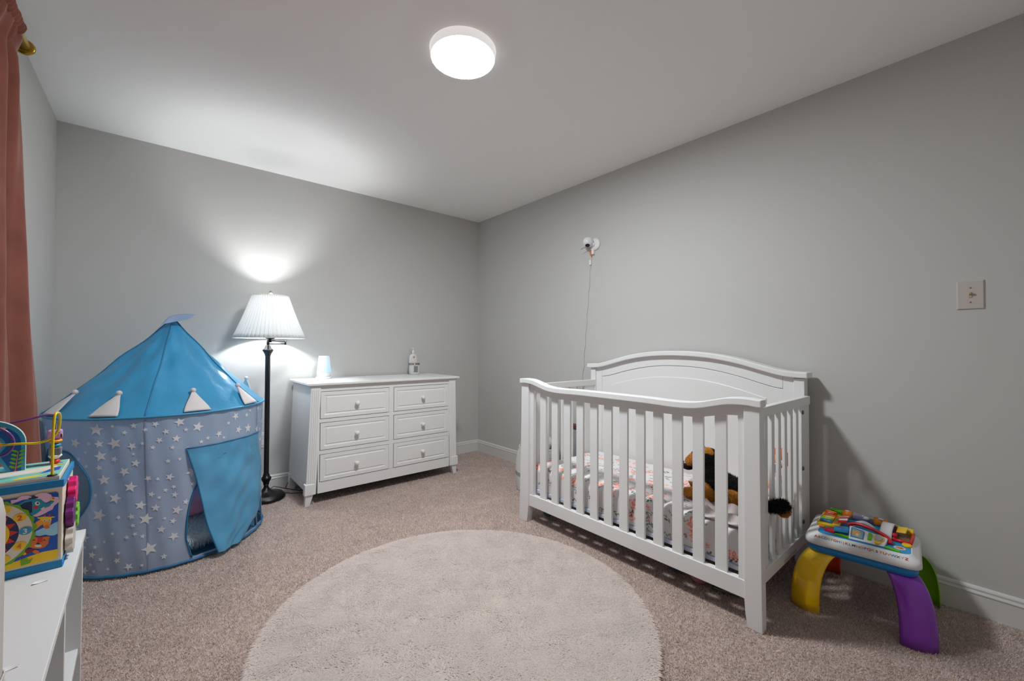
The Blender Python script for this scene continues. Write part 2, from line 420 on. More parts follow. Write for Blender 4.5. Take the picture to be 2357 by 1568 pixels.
# carcass: back, face frame
B().box(-1.79,-.64,DB-.012,DB,.10,.82).build('back_panel', white_wood, dr)
zr = [(.592,.785),(.373,.566),(.154,.345)]
xc = [(-1.741,-1.234),(-1.198,-.703)]
b = B()
xa, xb = -1.752, -.690
for (z0,z1) in ((.785,.8205),(.566,.592),(.345,.373),(.076,.154)): b.box(xa,xb,DF,DF+.022,z0,z1)
for (z0,z1) in zr: b.box(-1.234,-1.198,DF,DF+.022,z0,z1); b.box(xa,-1.741,DF,DF+.022,z0,z1); b.box(-.703,xb,DF,DF+.022,z0,z1)
b.build('face_frame', white_wood, dr, bevel=.0012)
B().box(-1.76,-.68,DF+.03,DF+.036,.10,.80).build('inner_panel', grey_gap, dr)
knob = None
for ci,(xa_,xb_) in enumerate(xc):
    for (z0,z1) in zr:
        g = .0035; X0,X1,Z0,Z1 = xa_+g, xb_-g, z0+g, z1-g; ins = .030
        d = B(); d.box(X0,X1,DF+.001,DF+.02,Z0,Z1)
        o = d.build('drawer', white_wood, dr, bevel=.0015)
        # raised moulding ring around a flat field
        q = B()
        def ring(o0, o1, ya, yb):
            a = [(X0+o0,Z0+o0),(X1-o0,Z0+o0),(X1-o0,Z1-o0),(X0+o0,Z1-o0)]; c = [(X0+o1,Z0+o1),(X1-o1,Z0+o1),(X1-o1,Z1-o1),(X0+o1,Z1-o1)]
            return [(p[0],ya,p[1]) for p in a]+[(p[0],yb,p[1]) for p in c]
        rings = [ring(0,0,DF+.002,0)[:4], ring(.0,0,DF-.004,0)[:4], ring(ins-.006,0,DF-.004,0)[:4], ring(ins,0,DF-.0005,0)[:4], ring(ins+.006,0,DF-.0005,0)[:4], ring(ins+.010,0,DF-.004,0)[:4]]
        vs = sum(rings, []); fs = []
        for i in range(len(rings)-1):
            for k in range(4): fs.append((i*4+k, i*4+(k+1)%4, (i+1)*4+(k+1)%4, (i+1)*4+k))
        e = (len(rings)-1)*4; fs.append((e,e+1,e+2,e+3)); q.add(vs, fs)
        q.build('drawer_front', white_wood, o)
        cx, cz = (X0+X1)/2, (Z0+Z1)/2-.002
        B().lathe([(.0001,-.036),(.008,-.0355),(.0145,-.031),(.0165,-.024),(.0135,-.017),(.007,-.012),(.007,-.006),(.011,-.003),(.011,0),(.0001,0)], 24, (cx,DF-.004,cz), ax='y').build('knob', white_wood, o)
rebase(dr)

# things on the dresser
nl = thing('night_light', 'white sound-machine night light glowing pale blue on the dresser', 'night light', (-1.60,-.125,.8455))
wp = mat('white_plastic', (232,232,232), .4)
B().lathe([(.0001,.8457),(.058,.8457),(.0605,.850),(.060,.857),(.055,.861),(.0001,.861)], 40, (-1.60,-.125,0)).build('charging_base', wp, nl)
B().lathe([(.0001,.861),(.046,.861),(.050,.868),(.0525,.890),(.0515,.891)], 40, (-1.60,-.125,0)).build('body', wp, nl)
nlg = bpy.data.materials.new('night_light_dome'); nlg.use_nodes = True
N = nlg.node_tree.nodes; L = nlg.node_tree.links; bs = N['Principled BSDF']; bs.inputs['Roughness'].default_value = .45; bs.inputs['Base Color'].default_value = (.40,.47,.52,1)
tc = N.new('ShaderNodeTexCoord'); sp = N.new('ShaderNodeSeparateXYZ'); L.new(tc.outputs['Generated'], sp.inputs[0])
cr = N.new('ShaderNodeValToRGB'); L.new(sp.outputs[2], cr.inputs[0])
cr.color_ramp.elements[0].color = (*lin((150,214,255)),1); cr.color_ramp.elements[0].position = 0
cr.color_ramp.elements[1].color = (*lin((214,226,236)),1); cr.color_ramp.elements[1].position = 1
el = cr.color_ramp.elements.new(.35); el.color = (*lin((186,226,250)),1)
L.new(cr.outputs[0], bs.inputs['Emission Color']); bs.inputs['Emission Strength'].default_value = .55
B().lathe([(.0520,.891),(.0515,.905),(.0465,.955),(.0415,1.010),(.0395,1.022),(.036,1.026),(.0001,1.026)], 40, (-1.60,-.125,0)).build('dome', nlg, nl)
rebase(nl)
jr = thing('candle_jar', 'clear glass candle jar with silver rim in front of the lotion bottle', 'candle', (-.808,-.115,.8455))
jm = mat('jar_glass', (205,206,204), .12, coat=.6)
B().lathe([(.0001,.8457),(.042,.8457),(.046,.849),(.0475,.860),(.0475,.948),(.044,.948),(.044,.87),(.0001,.87)], 40, (-.808,-.115,0)).build('jar', jm, jr)
B().lathe([(.0001,.935),(.0485,.935),(.050,.937),(.050,.951),(.046,.9515),(.0001,.949)], 40, (-.808,-.115,0)).build('lid', mat('polished_metal',(170,165,160),.12,metal=1), jr)
lb = B()
for i in range(9):
    a = -PI/2 - .92 + .48 + .78*i/8 - .1
    a2 = a
    lb.v.append((-.808+.0481*math.cos(a2), -.115+.0481*math.sin(a2), .868)); lb.v.append((-.808+.0481*math.cos(a2), -.115+.0481*math.sin(a2), .926))
for i in range(8): lb.f.append((2*i,2*i+2,2*i+3,2*i+1)); lb.m.append(0); lb.sm.append(True)
lb.build('label', mat('grey_label',(128,126,124),.4), jr)
rebase(jr)
bt = thing('lotion_bottle', 'white lotion pump bottle with orange dot behind the candle jar', 'bottle', (-.785,-.045,.8455))
def stad(a, b_, n=28): return [(a*math.copysign(abs(math.cos(t))**.8, math.cos(t)), b_*math.copysign(abs(math.sin(t))**.8, math.sin(t))) for t in [2*PI*i/n for i in range(n)]]
lv = [(.8457,.038,.016),(.850,.041,.018),(.985,.041,.018),(1.0,.0395,.0175),(1.015,.035,.016),(1.026,.027,.0145),(1.033,.013,.012),(1.035,.012,.0115)]
vs = []; fs = []
for (z,a,c) in lv: vs += [(-.785+p[0], -.045+p[1], z) for p in stad(a,c)]
for i in range(len(lv)-1):
    for k in range(28): fs.append((i*28+k, i*28+(k+1)%28, (i+1)*28+(k+1)%28, (i+1)*28+k))
fs += [tuple(range(27,-1,-1)), tuple(range((len(lv)-1)*28, len(lv)*28))]
B().add(vs, fs, 0, True).build('bottle_body', mat('bottle_plastic',(222,222,222),.35), bt)
B().lathe([(.0001,1.034),(.0115,1.034),(.012,1.060),(.0095,1.064),(.0045,1.066),(.0045,1.083),(.007,1.084),(.007,1.092),(.0001,1.093)], 20, (-.785,-.045,0)).tube([(-.785,-.045,1.088),(-.802,-.054,1.088),(-.808,-.057,1.085)], .0035).build('pump', wp, bt)
B().lathe([(.0001,-.0003),(.010,-.0003),(.010,.0006)], 20, (-.785,-.0632,1.005), ax='y').build('dot', mat('orange_print',(224,150,60),.5), bt)
rebase(bt)
# ------------------------------------------------------------------ crib
cb = thing('crib', 'white wooden convertible crib with arched headboard and slatted sides', 'crib', (-.43,-2.3,0))
YL, YR = -1.605, -3.018       # left (far) and right (near) outer faces
YM = -2.3115
def sym(pts):                 # profile given by distance from the middle
    xs = [-p[0] for p in pts[::-1]] + [p[0] for p in pts if p[0] > 0]
    zs = [p[1] for p in pts[::-1]] + [p[1] for p in pts if p[0] > 0]
    fn = interp(xs, zs); return lambda y: fn(y-YM)
captop = sym([(0,.866),(.25,.865),(.33,.863),(.40,.864),(.46,.870),(.53,.887),(.58,.899),(.62,.903),(.66,.9035),(.70,.900)])
ycap = list(np.linspace(-1.618,-3.021,96))
b = B(); b.band(ycap, lambda y: captop(y)-.030, captop, -.838, -.782)
b.build('top_rail', white_wood, cb, bevel=.004, seg=2)
undr = sym([(0,.797),(.33,.797),(.40,.797),(.45,.801),(.52,.815),(.57,.825),(.63,.829),(.70,.829)])
b = B(); b.band(list(np.linspace(-1.668,-2.956,80)), undr, lambda y: captop(y)-.030, -.812, -.785)
b.build('under_rail', white_wood, cb, bevel=.0015)
b = B(); b.box(-.812,-.782,-2.953,-1.676,.102,.174); b.build('bottom_rail', white_wood, cb, bevel=.002)
# front posts: straight inner face, flared outer face, shaped foot
for s in (1,-1):
    yo = YL if s > 0 else YR
    inner = -1.688 if s > 0 else -2.953
    tb = .022
    q_ = .018 if s > 0 else .006
    out = [(yo-q_*s, .872), (yo-q_*.85*s, .6), (yo-q_*.5*s, .3), (yo-q_*.1*s, .08), (yo, 0.001)]
    inn = [(inner+.012*s, .001), (inner+.004*s, .05), (inner, .105), (inner, .872)]
    pts = out + inn
    if s < 0: pts = pts[::-1]
    B().prism(pts, -.825, -.781, 'x').build('post', white_wood, cb, bevel=.002)
    st = (-1.718,-1.688) if s > 0 else (-2.953,-2.925)
    B().box(-.808,-.785,st[0],st[1],.174,.835).build('stile', white_wood, cb, bevel=.0015)
ctr = [-1.798,-1.896,-1.994,-2.090,-2.1875,-2.2805,-2.3765,-2.4725,-2.5675,-2.663,-2.759,-2.8555]
for i, c in enumerate(ctr):
    B().box(-.805,-.791,c-.0245,c+.0245,.172,undr(c)+.012).build('slat', white_wood, cb, bevel=.002)
# headboard
HB0, HB1 = -.085, -.055
for s in (1,-1):
    y0, y1 = ((-1.644,-1.600) if s > 0 else (-2.972,-2.925))
    B().box(-.100,-.045,y0,y1,.001,.946).build('headboard_post', white_wood, cb, bevel=.002)
    y0, y1 = ((-1.696,-1.6445) if s > 0 else (-2.925,-2.8735))
    B().box(-.089,-.056,y0,y1,.16,.955).build('headboard_stile', white_wood, cb, bevel=.0012)
YH = -2.285
def symh(pts):
    xs = [-p[0] for p in pts[::-1]] + [p[0] for p in pts if p[0] > 0]
    zs = [p[1] for p in pts[::-1]] + [p[1] for p in pts if p[0] > 0]
    fn = interp(xs, zs); return lambda y: fn(y-YH)
htop = symh([(0,1.082),(.12,1.079),(.25,1.066),(.38,1.041),(.48,1.014),(.54,.998),(.595,.986),(.65,.981),(.71,.980)])
hpan = symh([(0,.985),(.12,.981),(.25,.964),(.38,.936),(.48,.908),(.53,.895),(.56,.889),(.60,.886)])
hinn = symh([(0,.914),(.15,.909),(.25,.895),(.38,.867),(.46,.845),(.51,.830)])
b = B(); b.band(list(np.linspace(-1.577,-2.990,110)), lambda y: htop(y)-.031, htop, -.120, -.030); b.build('headboard_cap', white_wood, cb, bevel=.006, seg=3)
b = B(); b.band(list(np.linspace(-1.65,-2.92,80)), lambda y: .16, lambda y: htop(y)-.030, -.078, -.052); b.build('headboard_panel', white_wood, cb)
b = B(); b.band(list(np.linspace(-1.6975,-2.8725,80)), lambda y: hpan(y)+.003, lambda y: htop(y)-.031, -.089, -.076); b.build('arched_rail', white_wood, cb, bevel=.002)
b = B(); b.band(list(np.linspace(-1.6965,-2.8735,80)), lambda y: .22, lambda y: hpan(y), -.0865, -.076); b.build('lower_panel', white_wood, cb, bevel=.002)
b = B(); b.band(list(np.linspace(-1.778,-2.795,80)), lambda y: .30, hinn, -.0915, -.084); b.build('raised_field', white_wood, cb, bevel=.004, seg=2)
# side panels
bolt_m = mat('steel_bolt', (120,116,112), .35, metal=.9)
for s in (1,-1):
    y0, y1 = (-1.643,-1.615) if s > 0 else (-2.996,-2.968)
    ym = (y0+y1)/2
    B().box(-.781,-.100,y0,y1,.820,.861).build('side_top_rail', white_wood, cb, bevel=.002)
    B().box(-.781,-.100,y0,y1,.150,.203).build('side_bottom_rail', white_wood, cb, bevel=.002)
    for (a, c) in ((-.781,-.712),(-.222,-.100)):
        B().box(a,c,ym-.009,ym+.009,.203,.820).build('side_stile', white_wood, cb, bevel=.0015)
    for k in range(6):
        e = -.665 + .0815*k
        B().box(e-.034,e,ym-.006,ym+.006,.203,.820).build('slat', white_wood, cb, bevel=.0015)
    for (xx, zs) in (((-.722,(.766,.372,.214)),) if s > 0 else ((-.208,(.789,.517,.260)),)):
        for z in zs:
            B().lathe([(.0001,-.005),(.0085,-.005),(.010,-.003),(.010,0),(.0001,0)], 16, (xx,ym-.009,z), ax='y').build('bolt', bolt_m, cb)
B().box(-.772,-.105,-2.965,-1.645,.182,.200).build('mattress_support', mat('support_board',(196,204,220),.5), cb, bevel=.001)
B().box(-.5,-.33,-2.9975,-2.9955,.158,.170).build('warning_sticker', mat('sticker',(190,186,178),.5), cb)
rebase(cb)

# mattress with a painted-on floral print (rose and leaf motifs stamped over the sheet)
def floral(UV, seed=3):
    rng = np.random.default_rng(seed); n = len(UV)
    C = np.tile(np.array(lin((226,223,223))), (n,1))
    u_, v_ = UV[:,0], UV[:,1]
    def blend(mask, rgb, a=1.0):
        C[mask] = C[mask]*(1-a) + np.array(lin(rgb))*a
    cell = .078
    iu0, iu1 = int(u_.min()/cell)-1, int(u_.max()/cell)+2; iv0, iv1 = int(v_.min()/cell)-1, int(v_.max()/cell)+2
    for i in range(iu0, iu1):
        for j in range(iv0, iv1):
            cx = (i+.5+rng.uniform(-.25,.25))*cell; cy = (j+.5+rng.uniform(-.25,.25))*cell
            near = (abs(u_-cx) < .07) & (abs(v_-cy) < .07)
            if not near.any():
                rng.random(20); continue
            idx = np.where(near)[0]; du = u_[idx]-cx; dv = v_[idx]-cy; d = np.hypot(du,dv); a = np.arctan2(dv,du)
            kind = rng.random(); ph = rng.uniform(0,2*PI)
            # sprays of narrow leaves
            for sp in range(rng.integers(1,3)):
                sa_ = ph + sp*2.4 + rng.uniform(-.5,.5); gcol = [(84,104,92),(118,130,118),(146,152,140),(62,84,74)][rng.integers(4)]
                if kind > .8: sa_ += 1
                for k in range(rng.integers(3,6)):
                    off = .022+.011*k; bx0, by0 = math.cos(sa_)*off, math.sin(sa_)*off
                    la = sa_ + (.6 if k % 2 else -.6); ll = rng.uniform(.013,.024)
                    lu, lv_ = du-bx0-math.cos(la)*ll*.4, dv-by0-math.sin(la)*ll*.4
                    p = lu*math.cos(la)+lv_*math.sin(la); q = -lu*math.sin(la)+lv_*math.cos(la)
                    wd = .0026+.0022*rng.random(); m_ = (abs(p) < ll/2) & (abs(q) < wd*(1-(2*p/ll)**2))
                    blend(idx[m_], gcol, .9)
            if kind < .66:
                R = rng.uniform(.020,.032) if kind < .42 else rng.uniform(.009,.014)
                rr = R*(1+.16*np.cos(5*a+ph)+.08*np.cos(8*a+2*ph)); t = d/rr
                m_ = t < 1; base = [(244,176,156),(240,160,150),(248,190,170)][rng.integers(3)]
                blend(idx[m_], base, .9)
                sw = np.sin(t*9+a*2+ph+1.5*np.sin(a*3)); blend(idx[m_ & (sw > .5)], (232,128,118), .65); blend(idx[m_ & (sw < -.5)], (252,222,208), .75)
                blend(idx[t < .22], (222,104,96), .7)
    return C
def crib_mattress():
    NU, NV = 620, 430
    x0, x1, y0, y1, zb, zt = -.762, -.118, -2.945, -1.660, .201, .342
    # cross-section outline (x,z) from the front bottom up over the top to the back bottom
    R = .035; sec = [(x0, zb), (x0-.002, zb+.05), (x0, zt-R)]
    sec += [(x0+R-R*math.cos(t), zt-R+R*math.sin(t)) for t in np.linspace(.15, PI/2, 7)]
    sec += [(x, zt) for x in np.linspace(x0+R+.02, x1-R-.02, 12)]
    sec += [(x1-R+R*math.sin(t), zt-R+R*math.cos(t)) for t in np.linspace(0, PI/2, 6)] + [(x1, zb)]
    sec = np.array(sec); sl = np.r_[0, np.cumsum(np.hypot(*np.diff(sec, axis=0).T))]
    tv = np.linspace(0, sl[-1], NV); sx = np.interp(tv, sl, sec[:,0]); sz = np.interp(tv, sl, sec[:,1])
    uu = np.linspace(0, y1-y0, NU)
    U, V = np.meshgrid(uu, np.arange(NV), indexing='ij')
    X = sx[V]; Z = sz[V]; Y = y1 - U
    # rounded ends
    e = np.minimum(U, (y1-y0)-U); k = np.clip(1-e/.035, 0, 1); k = 1-np.sqrt(np.clip(1-k*k, 0, 1))
    Z = Z - k*.035*np.clip((Z-zb)/(zt-zb)*1.6-.6, 0, 1); X = X + k*.03*np.where(X < -.44, 1, -1)*np.clip(abs(X+.44)/.32, 0, 1)**6
    # puffy wrinkles that run over the front edge and fade across the top
    fr = np.exp(-((X+.72)/.17)**2)
    wr = np.sin(U*2*PI/.128+1.4*np.sin(U*7)) ; wr2 = np.sin(U*2*PI/.128*2.1+.9+X*9)
    Z = Z + fr*(.0085*wr+.003*wr2)*np.clip((Z-.26)/.06, 0, 1) + .002*np.sin(X*40+U*5)*np.clip((Z-.3)/.04,0,1)
    low = np.clip((.335-Z)/.1, 0, 1)*(X < -.7)
    X = X - low*(.004*np.sin(U*2*PI/.128+2.0)+.002*np.sin(U*60))
    P = np.stack([X, Y, Z], -1).reshape(-1,3); UV = np.stack([U, tv[V]], -1).reshape(-1,2)
    I = np.arange(NU*NV).reshape(NU, NV); F = np.stack([I[:-1,:-1], I[1:,:-1], I[1:,1:], I[:-1,1:]], -1).reshape(-1,4)
    me = bpy.data.meshes.new('fitted_sheet'); me.from_pydata(P.tolist(), [], F.tolist())
    C = floral(UV); ca = me.color_attributes.new('print', 'FLOAT_COLOR', 'POINT')
    ca.data.foreach_set('color', np.c_[C, np.ones(len(C))].astype(np.float32).reshape(-1))
    me.polygons.foreach_set('use_smooth', [True]*len(me.polygons))
    me.materials.append(mat('floral_sheet', rough=.85, spec=.15, attr='print', bump=(300,.1,.001)))
    o = bpy.data.objects.new('fitted_sheet', me); S.collection.objects.link(o); return o, (x0,x1,y0,y1,zb,zt)
ms = thing('crib_mattress', 'crib mattress in a white fitted sheet printed with coral roses and leaves', 'mattress', (-.44,-2.3,.2005))
sheet, _bb = crib_mattress(); sheet.parent = ms
B().box(-.748,-.13,-2.935,-1.672,.2005,.31).build('core', mat('mattress_core',(225,225,228),.8), ms, bevel=.02, seg=3)
rebase(ms)
# ------------------------------------------------------------------ blanket under the dog
bl = B()
def blk(uu, vv):
    y = -2.70-.225*uu; x = -.745+.27*vv
    z = .352+.022*math.sin(uu*9+vv*5)*math.sin(vv*PI)+.010*math.sin(vv*26+uu*5)+.020*math.sin(PI*vv)*(1-abs(uu-.45))
    if vv < .12: z -= (.12-vv)*.12
    return (x, y, max(z,.352))
bl.grid(blk, 46, 60); o = bl.build('baby_blanket', mat('muslin',(216,204,202),.9,spec=.1,trans=.1,bump=(200,.3,.002)), solid=.004)
tag(o, 'rumpled pale pink muslin blanket under the plush dog', 'blanket')

# ------------------------------------------------------------------ plush dog (continuous skinned body)
def skin_body(name, joints, edges, m, parent=None, sub=2):
    me = bpy.data.meshes.new(name); me.from_pydata([j[:3] for j in joints], edges, [])
    o = bpy.data.objects.new(name, me); S.collection.objects.link(o)
    if parent: o.parent = parent
    md = o.modifiers.new('skin', 'SKIN'); me.skin_vertices or None
    for i, j in enumerate(joints):
        sv = me.skin_vertices[0].data[i]; sv.radius = (j[3], j[4] if len(j) > 4 else j[3])
    me.skin_vertices[0].data[0].use_root = True
    md.use_smooth_shade = True
    s2 = o.modifiers.new('sub', 'SUBSURF'); s2.levels = sub; s2.render_levels = sub
    me.materials.append(m); return o
def bake(o):
    dg = bpy.context.evaluated_depsgraph_get(); ev = o.evaluated_get(dg); me = bpy.data.meshes.new_from_object(ev)
    o.modifiers.clear(); o.data = me; return o
def fur(parent, m, n, ln, wd, cond=None, up=0.35, name='fur'):
    """short fur tufts on a baked body; stuff"""
    me = parent.data; me.calc_loop_triangles()
    P = np.zeros(len(me.vertices)*3); me.vertices.foreach_get('co', P); P = P.reshape(-1,3)
    T_ = np.zeros(len(me.loop_triangles)*3, dtype=np.int32); me.loop_triangles.foreach_get('vertices', T_); T_ = T_.reshape(-1,3)
    A, B_, C_ = P[T_[:,0]], P[T_[:,1]], P[T_[:,2]]; N_ = np.cross(B_-A, C_-A); ar = np.linalg.norm(N_,axis=1)+1e-12; N_ /= ar[:,None]
    k = RNG.choice(len(T_), n, p=ar/ar.sum()); r1, r2 = np.sqrt(RNG.random(n)), RNG.random(n)
    Q = A[k]*(1-r1)[:,None]+B_[k]*(r1*(1-r2))[:,None]+C_[k]*(r1*r2)[:,None]; NN = N_[k]
    if cond is not None: sel = cond(Q); Q, NN = Q[sel], NN[sel]
    n = len(Q); tdir = NN + RNG.normal(0,.45,(n,3)) + np.array([0,0,-up]); tdir /= np.linalg.norm(tdir,axis=1)[:,None]
    sd = np.cross(tdir, RNG.normal(0,1,(n,3))); sd /= np.linalg.norm(sd,axis=1)[:,None]
    L_ = ln*RNG.uniform(.6,1.2,n)[:,None]
    V = np.stack([Q-sd*wd*.5-NN*.001, Q+sd*wd*.5-NN*.001, Q+tdir*L_], 1).reshape(-1,3)
    me2 = bpy.data.meshes.new(name); me2.vertices.add(n*3); me2.vertices.foreach_set('co', V.reshape(-1))
    me2.loops.add(n*3); me2.loops.foreach_set('vertex_index', np.arange(n*3,dtype=np.int32)); me2.polygons.add(n)
    me2.polygons.foreach_set('loop_start', np.arange(0,n*3,3,dtype=np.int32)); me2.update(calc_edges=True); me2.materials.append(m)
    o = bpy.data.objects.new(name, me2); S.collection.objects.link(o); o.parent = parent; o['kind'] = 'stuff'
    return o
tan_fur = mat('tan_plush', (196,132,44), .95, spec=.08, sheen=.3, noise=(40,.2), bump=(120,.5,.004))
blk_fur = mat('black_plush', (16,14,15), .95, spec=.08, sheen=.15, bump=(120,.5,.004))
dx = -.50
dog = thing('plush_dog', 'black and tan plush dog lying in the crib, tail through the side slats', 'plush toy', (dx,-2.72,.36))
# body: haunches toward the near side slats, chest forward, head up
J = [(dx,-2.74,.425,.066,.062),(dx,-2.82,.418,.062,.058),(dx,-2.905,.405,.055,.052),(dx,-2.675,.455,.060,.058),(dx-.002,-2.640,.500,.050,.048),(dx-.004,-2.625,.545,.048,.046)]
bodyo = bake(skin_body('body', J, [(0,1),(1,2),(0,3),(3,4),(4,5)], blk_fur, dog))
# tan chest / belly / legs
J = [(dx-.02,-2.665,.400,.052,.050),(dx-.045,-2.645,.385,.040,.036),(dx-.06,-2.600,.374,.026,.024),(dx-.065,-2.560,.372,.024,.021),(dx+.045,-2.645,.385,.038,.034),(dx+.06,-2.600,.374,.026,.024),(dx+.065,-2.560,.372,.024,.021)]
leg = bake(skin_body('front_legs', J, [(0,1),(1,2),(2,3),(0,4),(4,5),(5,6)], tan_fur, dog))
J = [(dx-.045,-2.83,.395,.044,.040),(dx-.070,-2.80,.380,.030,.028),(dx-.078,-2.755,.372,.024,.022),(dx+.045,-2.84,.395,.044,.040),(dx+.068,-2.80,.380,.030,.028),(dx+.075,-2.755,.372,.024,.022)]
hl = bake(skin_body('hind_legs', J, [(0,1),(1,2),(0,3),(3,4),(4,5)], tan_fur, dog))
# tail goes out between two slats
J = [(dx-.04,-2.915,.410,.028,.026),(-.610,-2.945,.420,.022,.020),(-.641,-2.968,.430,.016,.018),(-.641,-2.990,.438,.016,.020),(-.632,-3.012,.442,.022,.026),(-.600,-3.026,.440,.022,.026),(-.568,-3.026,.432,.014,.016)]
tl = bake(skin_body('tail', J, [(i,i+1) for i in range(6)], blk_fur, dog))
J = [(-.628,-3.018,.420,.014,.016),(-.602,-3.034,.416,.018,.020),(-.578,-3.034,.418,.010,.010)]
tu = bake(skin_body('tail_underside', J, [(0,1),(1,2)], tan_fur, dog))
# chest and thigh in tan
che = B().ball((dx-.030,-2.668,.396),.060,22,sc=(.9,.95,.95)).build('chest', tan_fur, dog)
thi = B().ball((dx-.055,-2.800,.392),.050,22,sc=(.8,1.15,.95)).build('thigh', tan_fur, dog)
man = B().ball((dx-.003,-2.690,.500),.060,22,sc=(.95,.85,1.35)).build('mane', blk_fur, dog)
# head with muzzle
hy, hz = -2.640, .556
J = [(dx-.004,hy-.012,hz+.002,.052,.050),(dx-.004,hy+.030,hz-.014,.044,.038),(dx-.004,hy+.062,hz-.040,.031,.027),(dx-.004,hy+.084,hz-.052,.024,.020)]
hd = bake(skin_body('head', J, [(0,1),(1,2),(2,3)], tan_fur, dog))
B().ball((dx-.004,hy+.106,hz-.052),.011,14,sc=(1.1,.8,.8)).build('nose', mat('black_nose',(12,12,12),.25), dog)
B().ball((dx-.004,hy+.078,hz-.070),.027,16,sc=(.95,1.15,.62)).build('muzzle', blk_fur, dog)
for sgn in (-1,1):
    B().ball((dx-.004+sgn*.034,hy+.034,hz+.016),.0062,12).build('eye', mat('glass_eye',(10,8,6),.05), dog)
# near ear folded back over the head, far ear upright
ear0 = B().ball((dx-.034,hy-.036,hz+.030),.027,20,sc=(.55,1.2,.9)).build('ear', tan_fur, dog)
e = B(); bx_ = dx+.030
e.grid(lambda a,c: (bx_+.012*c+(.020*(1-c*.85))*math.cos(a*2*PI), hy+.012+.012*c+(.009*(1-c*.7))*math.sin(a*2*PI), hz+.026+.050*c), 16, 8, closed=True)
e.build('ear', mat('brown_plush',(92,58,30),.95), dog)
hcp = B().ball((dx-.010,hy-.038,hz-.010),.052,20,sc=(1.0,.9,1.05)).build('head_cap', blk_fur, dog)
for part, mm, n, ln in ((bodyo,blk_fur,9000,.012),(leg,tan_fur,6000,.009),(hl,tan_fur,6000,.009),(tl,blk_fur,5000,.016),(tu,tan_fur,1600,.010),(hd,tan_fur,4500,.006),(ear0,tan_fur,1500,.004),(che,tan_fur,5000,.007),(thi,tan_fur,4000,.007),(man,blk_fur,5000,.009),(hcp,blk_fur,5000,.008)):
    fur(part, mm, n, ln, .0022)
rebase(dog)

# ------------------------------------------------------------------ rag doll behind the dog
dl = thing('rag_doll', 'rag doll with orange hair and pale dress at the near end of the crib', 'doll', (-.25,-2.90,.35))
dress = mat('doll_dress', (214,190,190), .9, noise=(60,.12)); skin_f = mat('doll_fabric', (232,168,120), .85); hair_m = mat('orange_yarn', (206,104,62), .9, bump=(90,.6,.004))
J = [(-.25,-2.880,.400,.042,.036),(-.25,-2.886,.450,.036,.030),(-.25,-2.890,.490,.022,.020),(-.25,-2.893,.520,.020,.020)]
skin_body('dress', J, [(0,1),(1,2),(2,3)], dress, dl)
B().ball((-.25,-2.895,.555),.036,20,sc=(1,.95,1.05)).build('head', skin_f, dl)
B().ball((-.242,-2.902,.566),.040,20,sc=(1,1,1)).ball((-.215,-2.925,.535),.020,14).ball((-.285,-2.915,.535),.020,14).build('hair', hair_m, dl)
for s in (-1,1):
    J = [(-.25+s*.03,-2.888,.475,.012,.012),(-.25+s*.065,-2.885,.445,.011,.011),(-.25+s*.080,-2.870,.405,.011,.011)]
    skin_body('arm', J, [(0,1),(1,2)], skin_f, dl)
    J = [(-.25+s*.022,-2.865,.378,.015,.015),(-.25+s*.028,-2.815,.368,.013,.013),(-.25+s*.034,-2.765,.366,.014,.014)]
    skin_body('leg', J, [(0,1),(1,2)], dress if s<0 else skin_f, dl)
rebase(dl)
bn = thing('plush_bunny', 'white plush bunny slumped against the near crib slats', 'plush toy', (-.36,-2.92,.35))
wf = mat('white_plush', (214,210,208), .95, sheen=.3, bump=(120,.5,.004))
J = [(-.365,-2.915,.385,.036,.036),(-.360,-2.920,.425,.032,.032),(-.355,-2.922,.460,.022,.022),(-.350,-2.915,.490,.028,.028)]
skin_body('body', J, [(0,1),(1,2),(2,3)], wf, bn)
for s in (-1,1):
    J = [(-.350+s*.014,-2.918,.512,.008,.008),(-.350+s*.030,-2.925,.540,.012,.007),(-.350+s*.042,-2.930,.562,.008,.005)]
    skin_body('ear', J, [(0,1),(1,2)], wf, bn)
    J = [(-.365+s*.022,-2.895,.368,.014,.014),(-.365+s*.034,-2.850,.364,.014,.014)]
    skin_body('foot', J, [(0,1)], wf, bn)
rebase(bn)

# ------------------------------------------------------------------ things under the crib
tb = mat('teal_rubber', (56,104,122), .4)
o = B().ball((-.655,-2.575,.036),.032,24).build('small_ball', tb); tag(o, 'small blue-grey ball on the carpet under the middle of the crib', 'ball')
o = B().ball((-.665,-1.705,.036),.032,24).build('small_ball', tb); tag(o, 'small blue ball on the carpet under the far end of the crib', 'ball')
o = B().lathe([(.0001,.010),(.020,.010),(.036,.024),(.046,.048),(.044,.049),(.034,.028),(.018,.016),(.0001,.015)], 36, (-.668,-2.700,0)).build('toy_bowl', mat('pink_plastic',(176,112,118),.45))
tag(o, 'little pink toy bowl on the carpet under the crib', 'bowl')
bk = thing('board_book', 'thin green board book lying on the carpet under the crib', 'book', (-.56,-2.78,.008))
g1 = mat('green_cover',(70,92,58),.6,noise=(30,.3))
def rotq(cx, cy, hx, hy, ang):
    return [(cx+math.cos(ang)*a-math.sin(ang)*b_, cy+math.sin(ang)*a+math.cos(ang)*b_) for a,b_ in ((-hx,-hy),(hx,-hy),(hx,hy),(-hx,hy))]
B().prism(rotq(-.600,-2.800,.075,.055,.25), .0215,.0245).build('cover', g1, bk)
B().prism(rotq(-.600,-2.800,.075,.055,.25), .0125,.0155).build('cover', g1, bk)
B().prism(rotq(-.599,-2.800,.072,.052,.25), .0155,.0215).build('pages', mat('book_pages',(150,160,120),.8), bk)
rebase(bk)

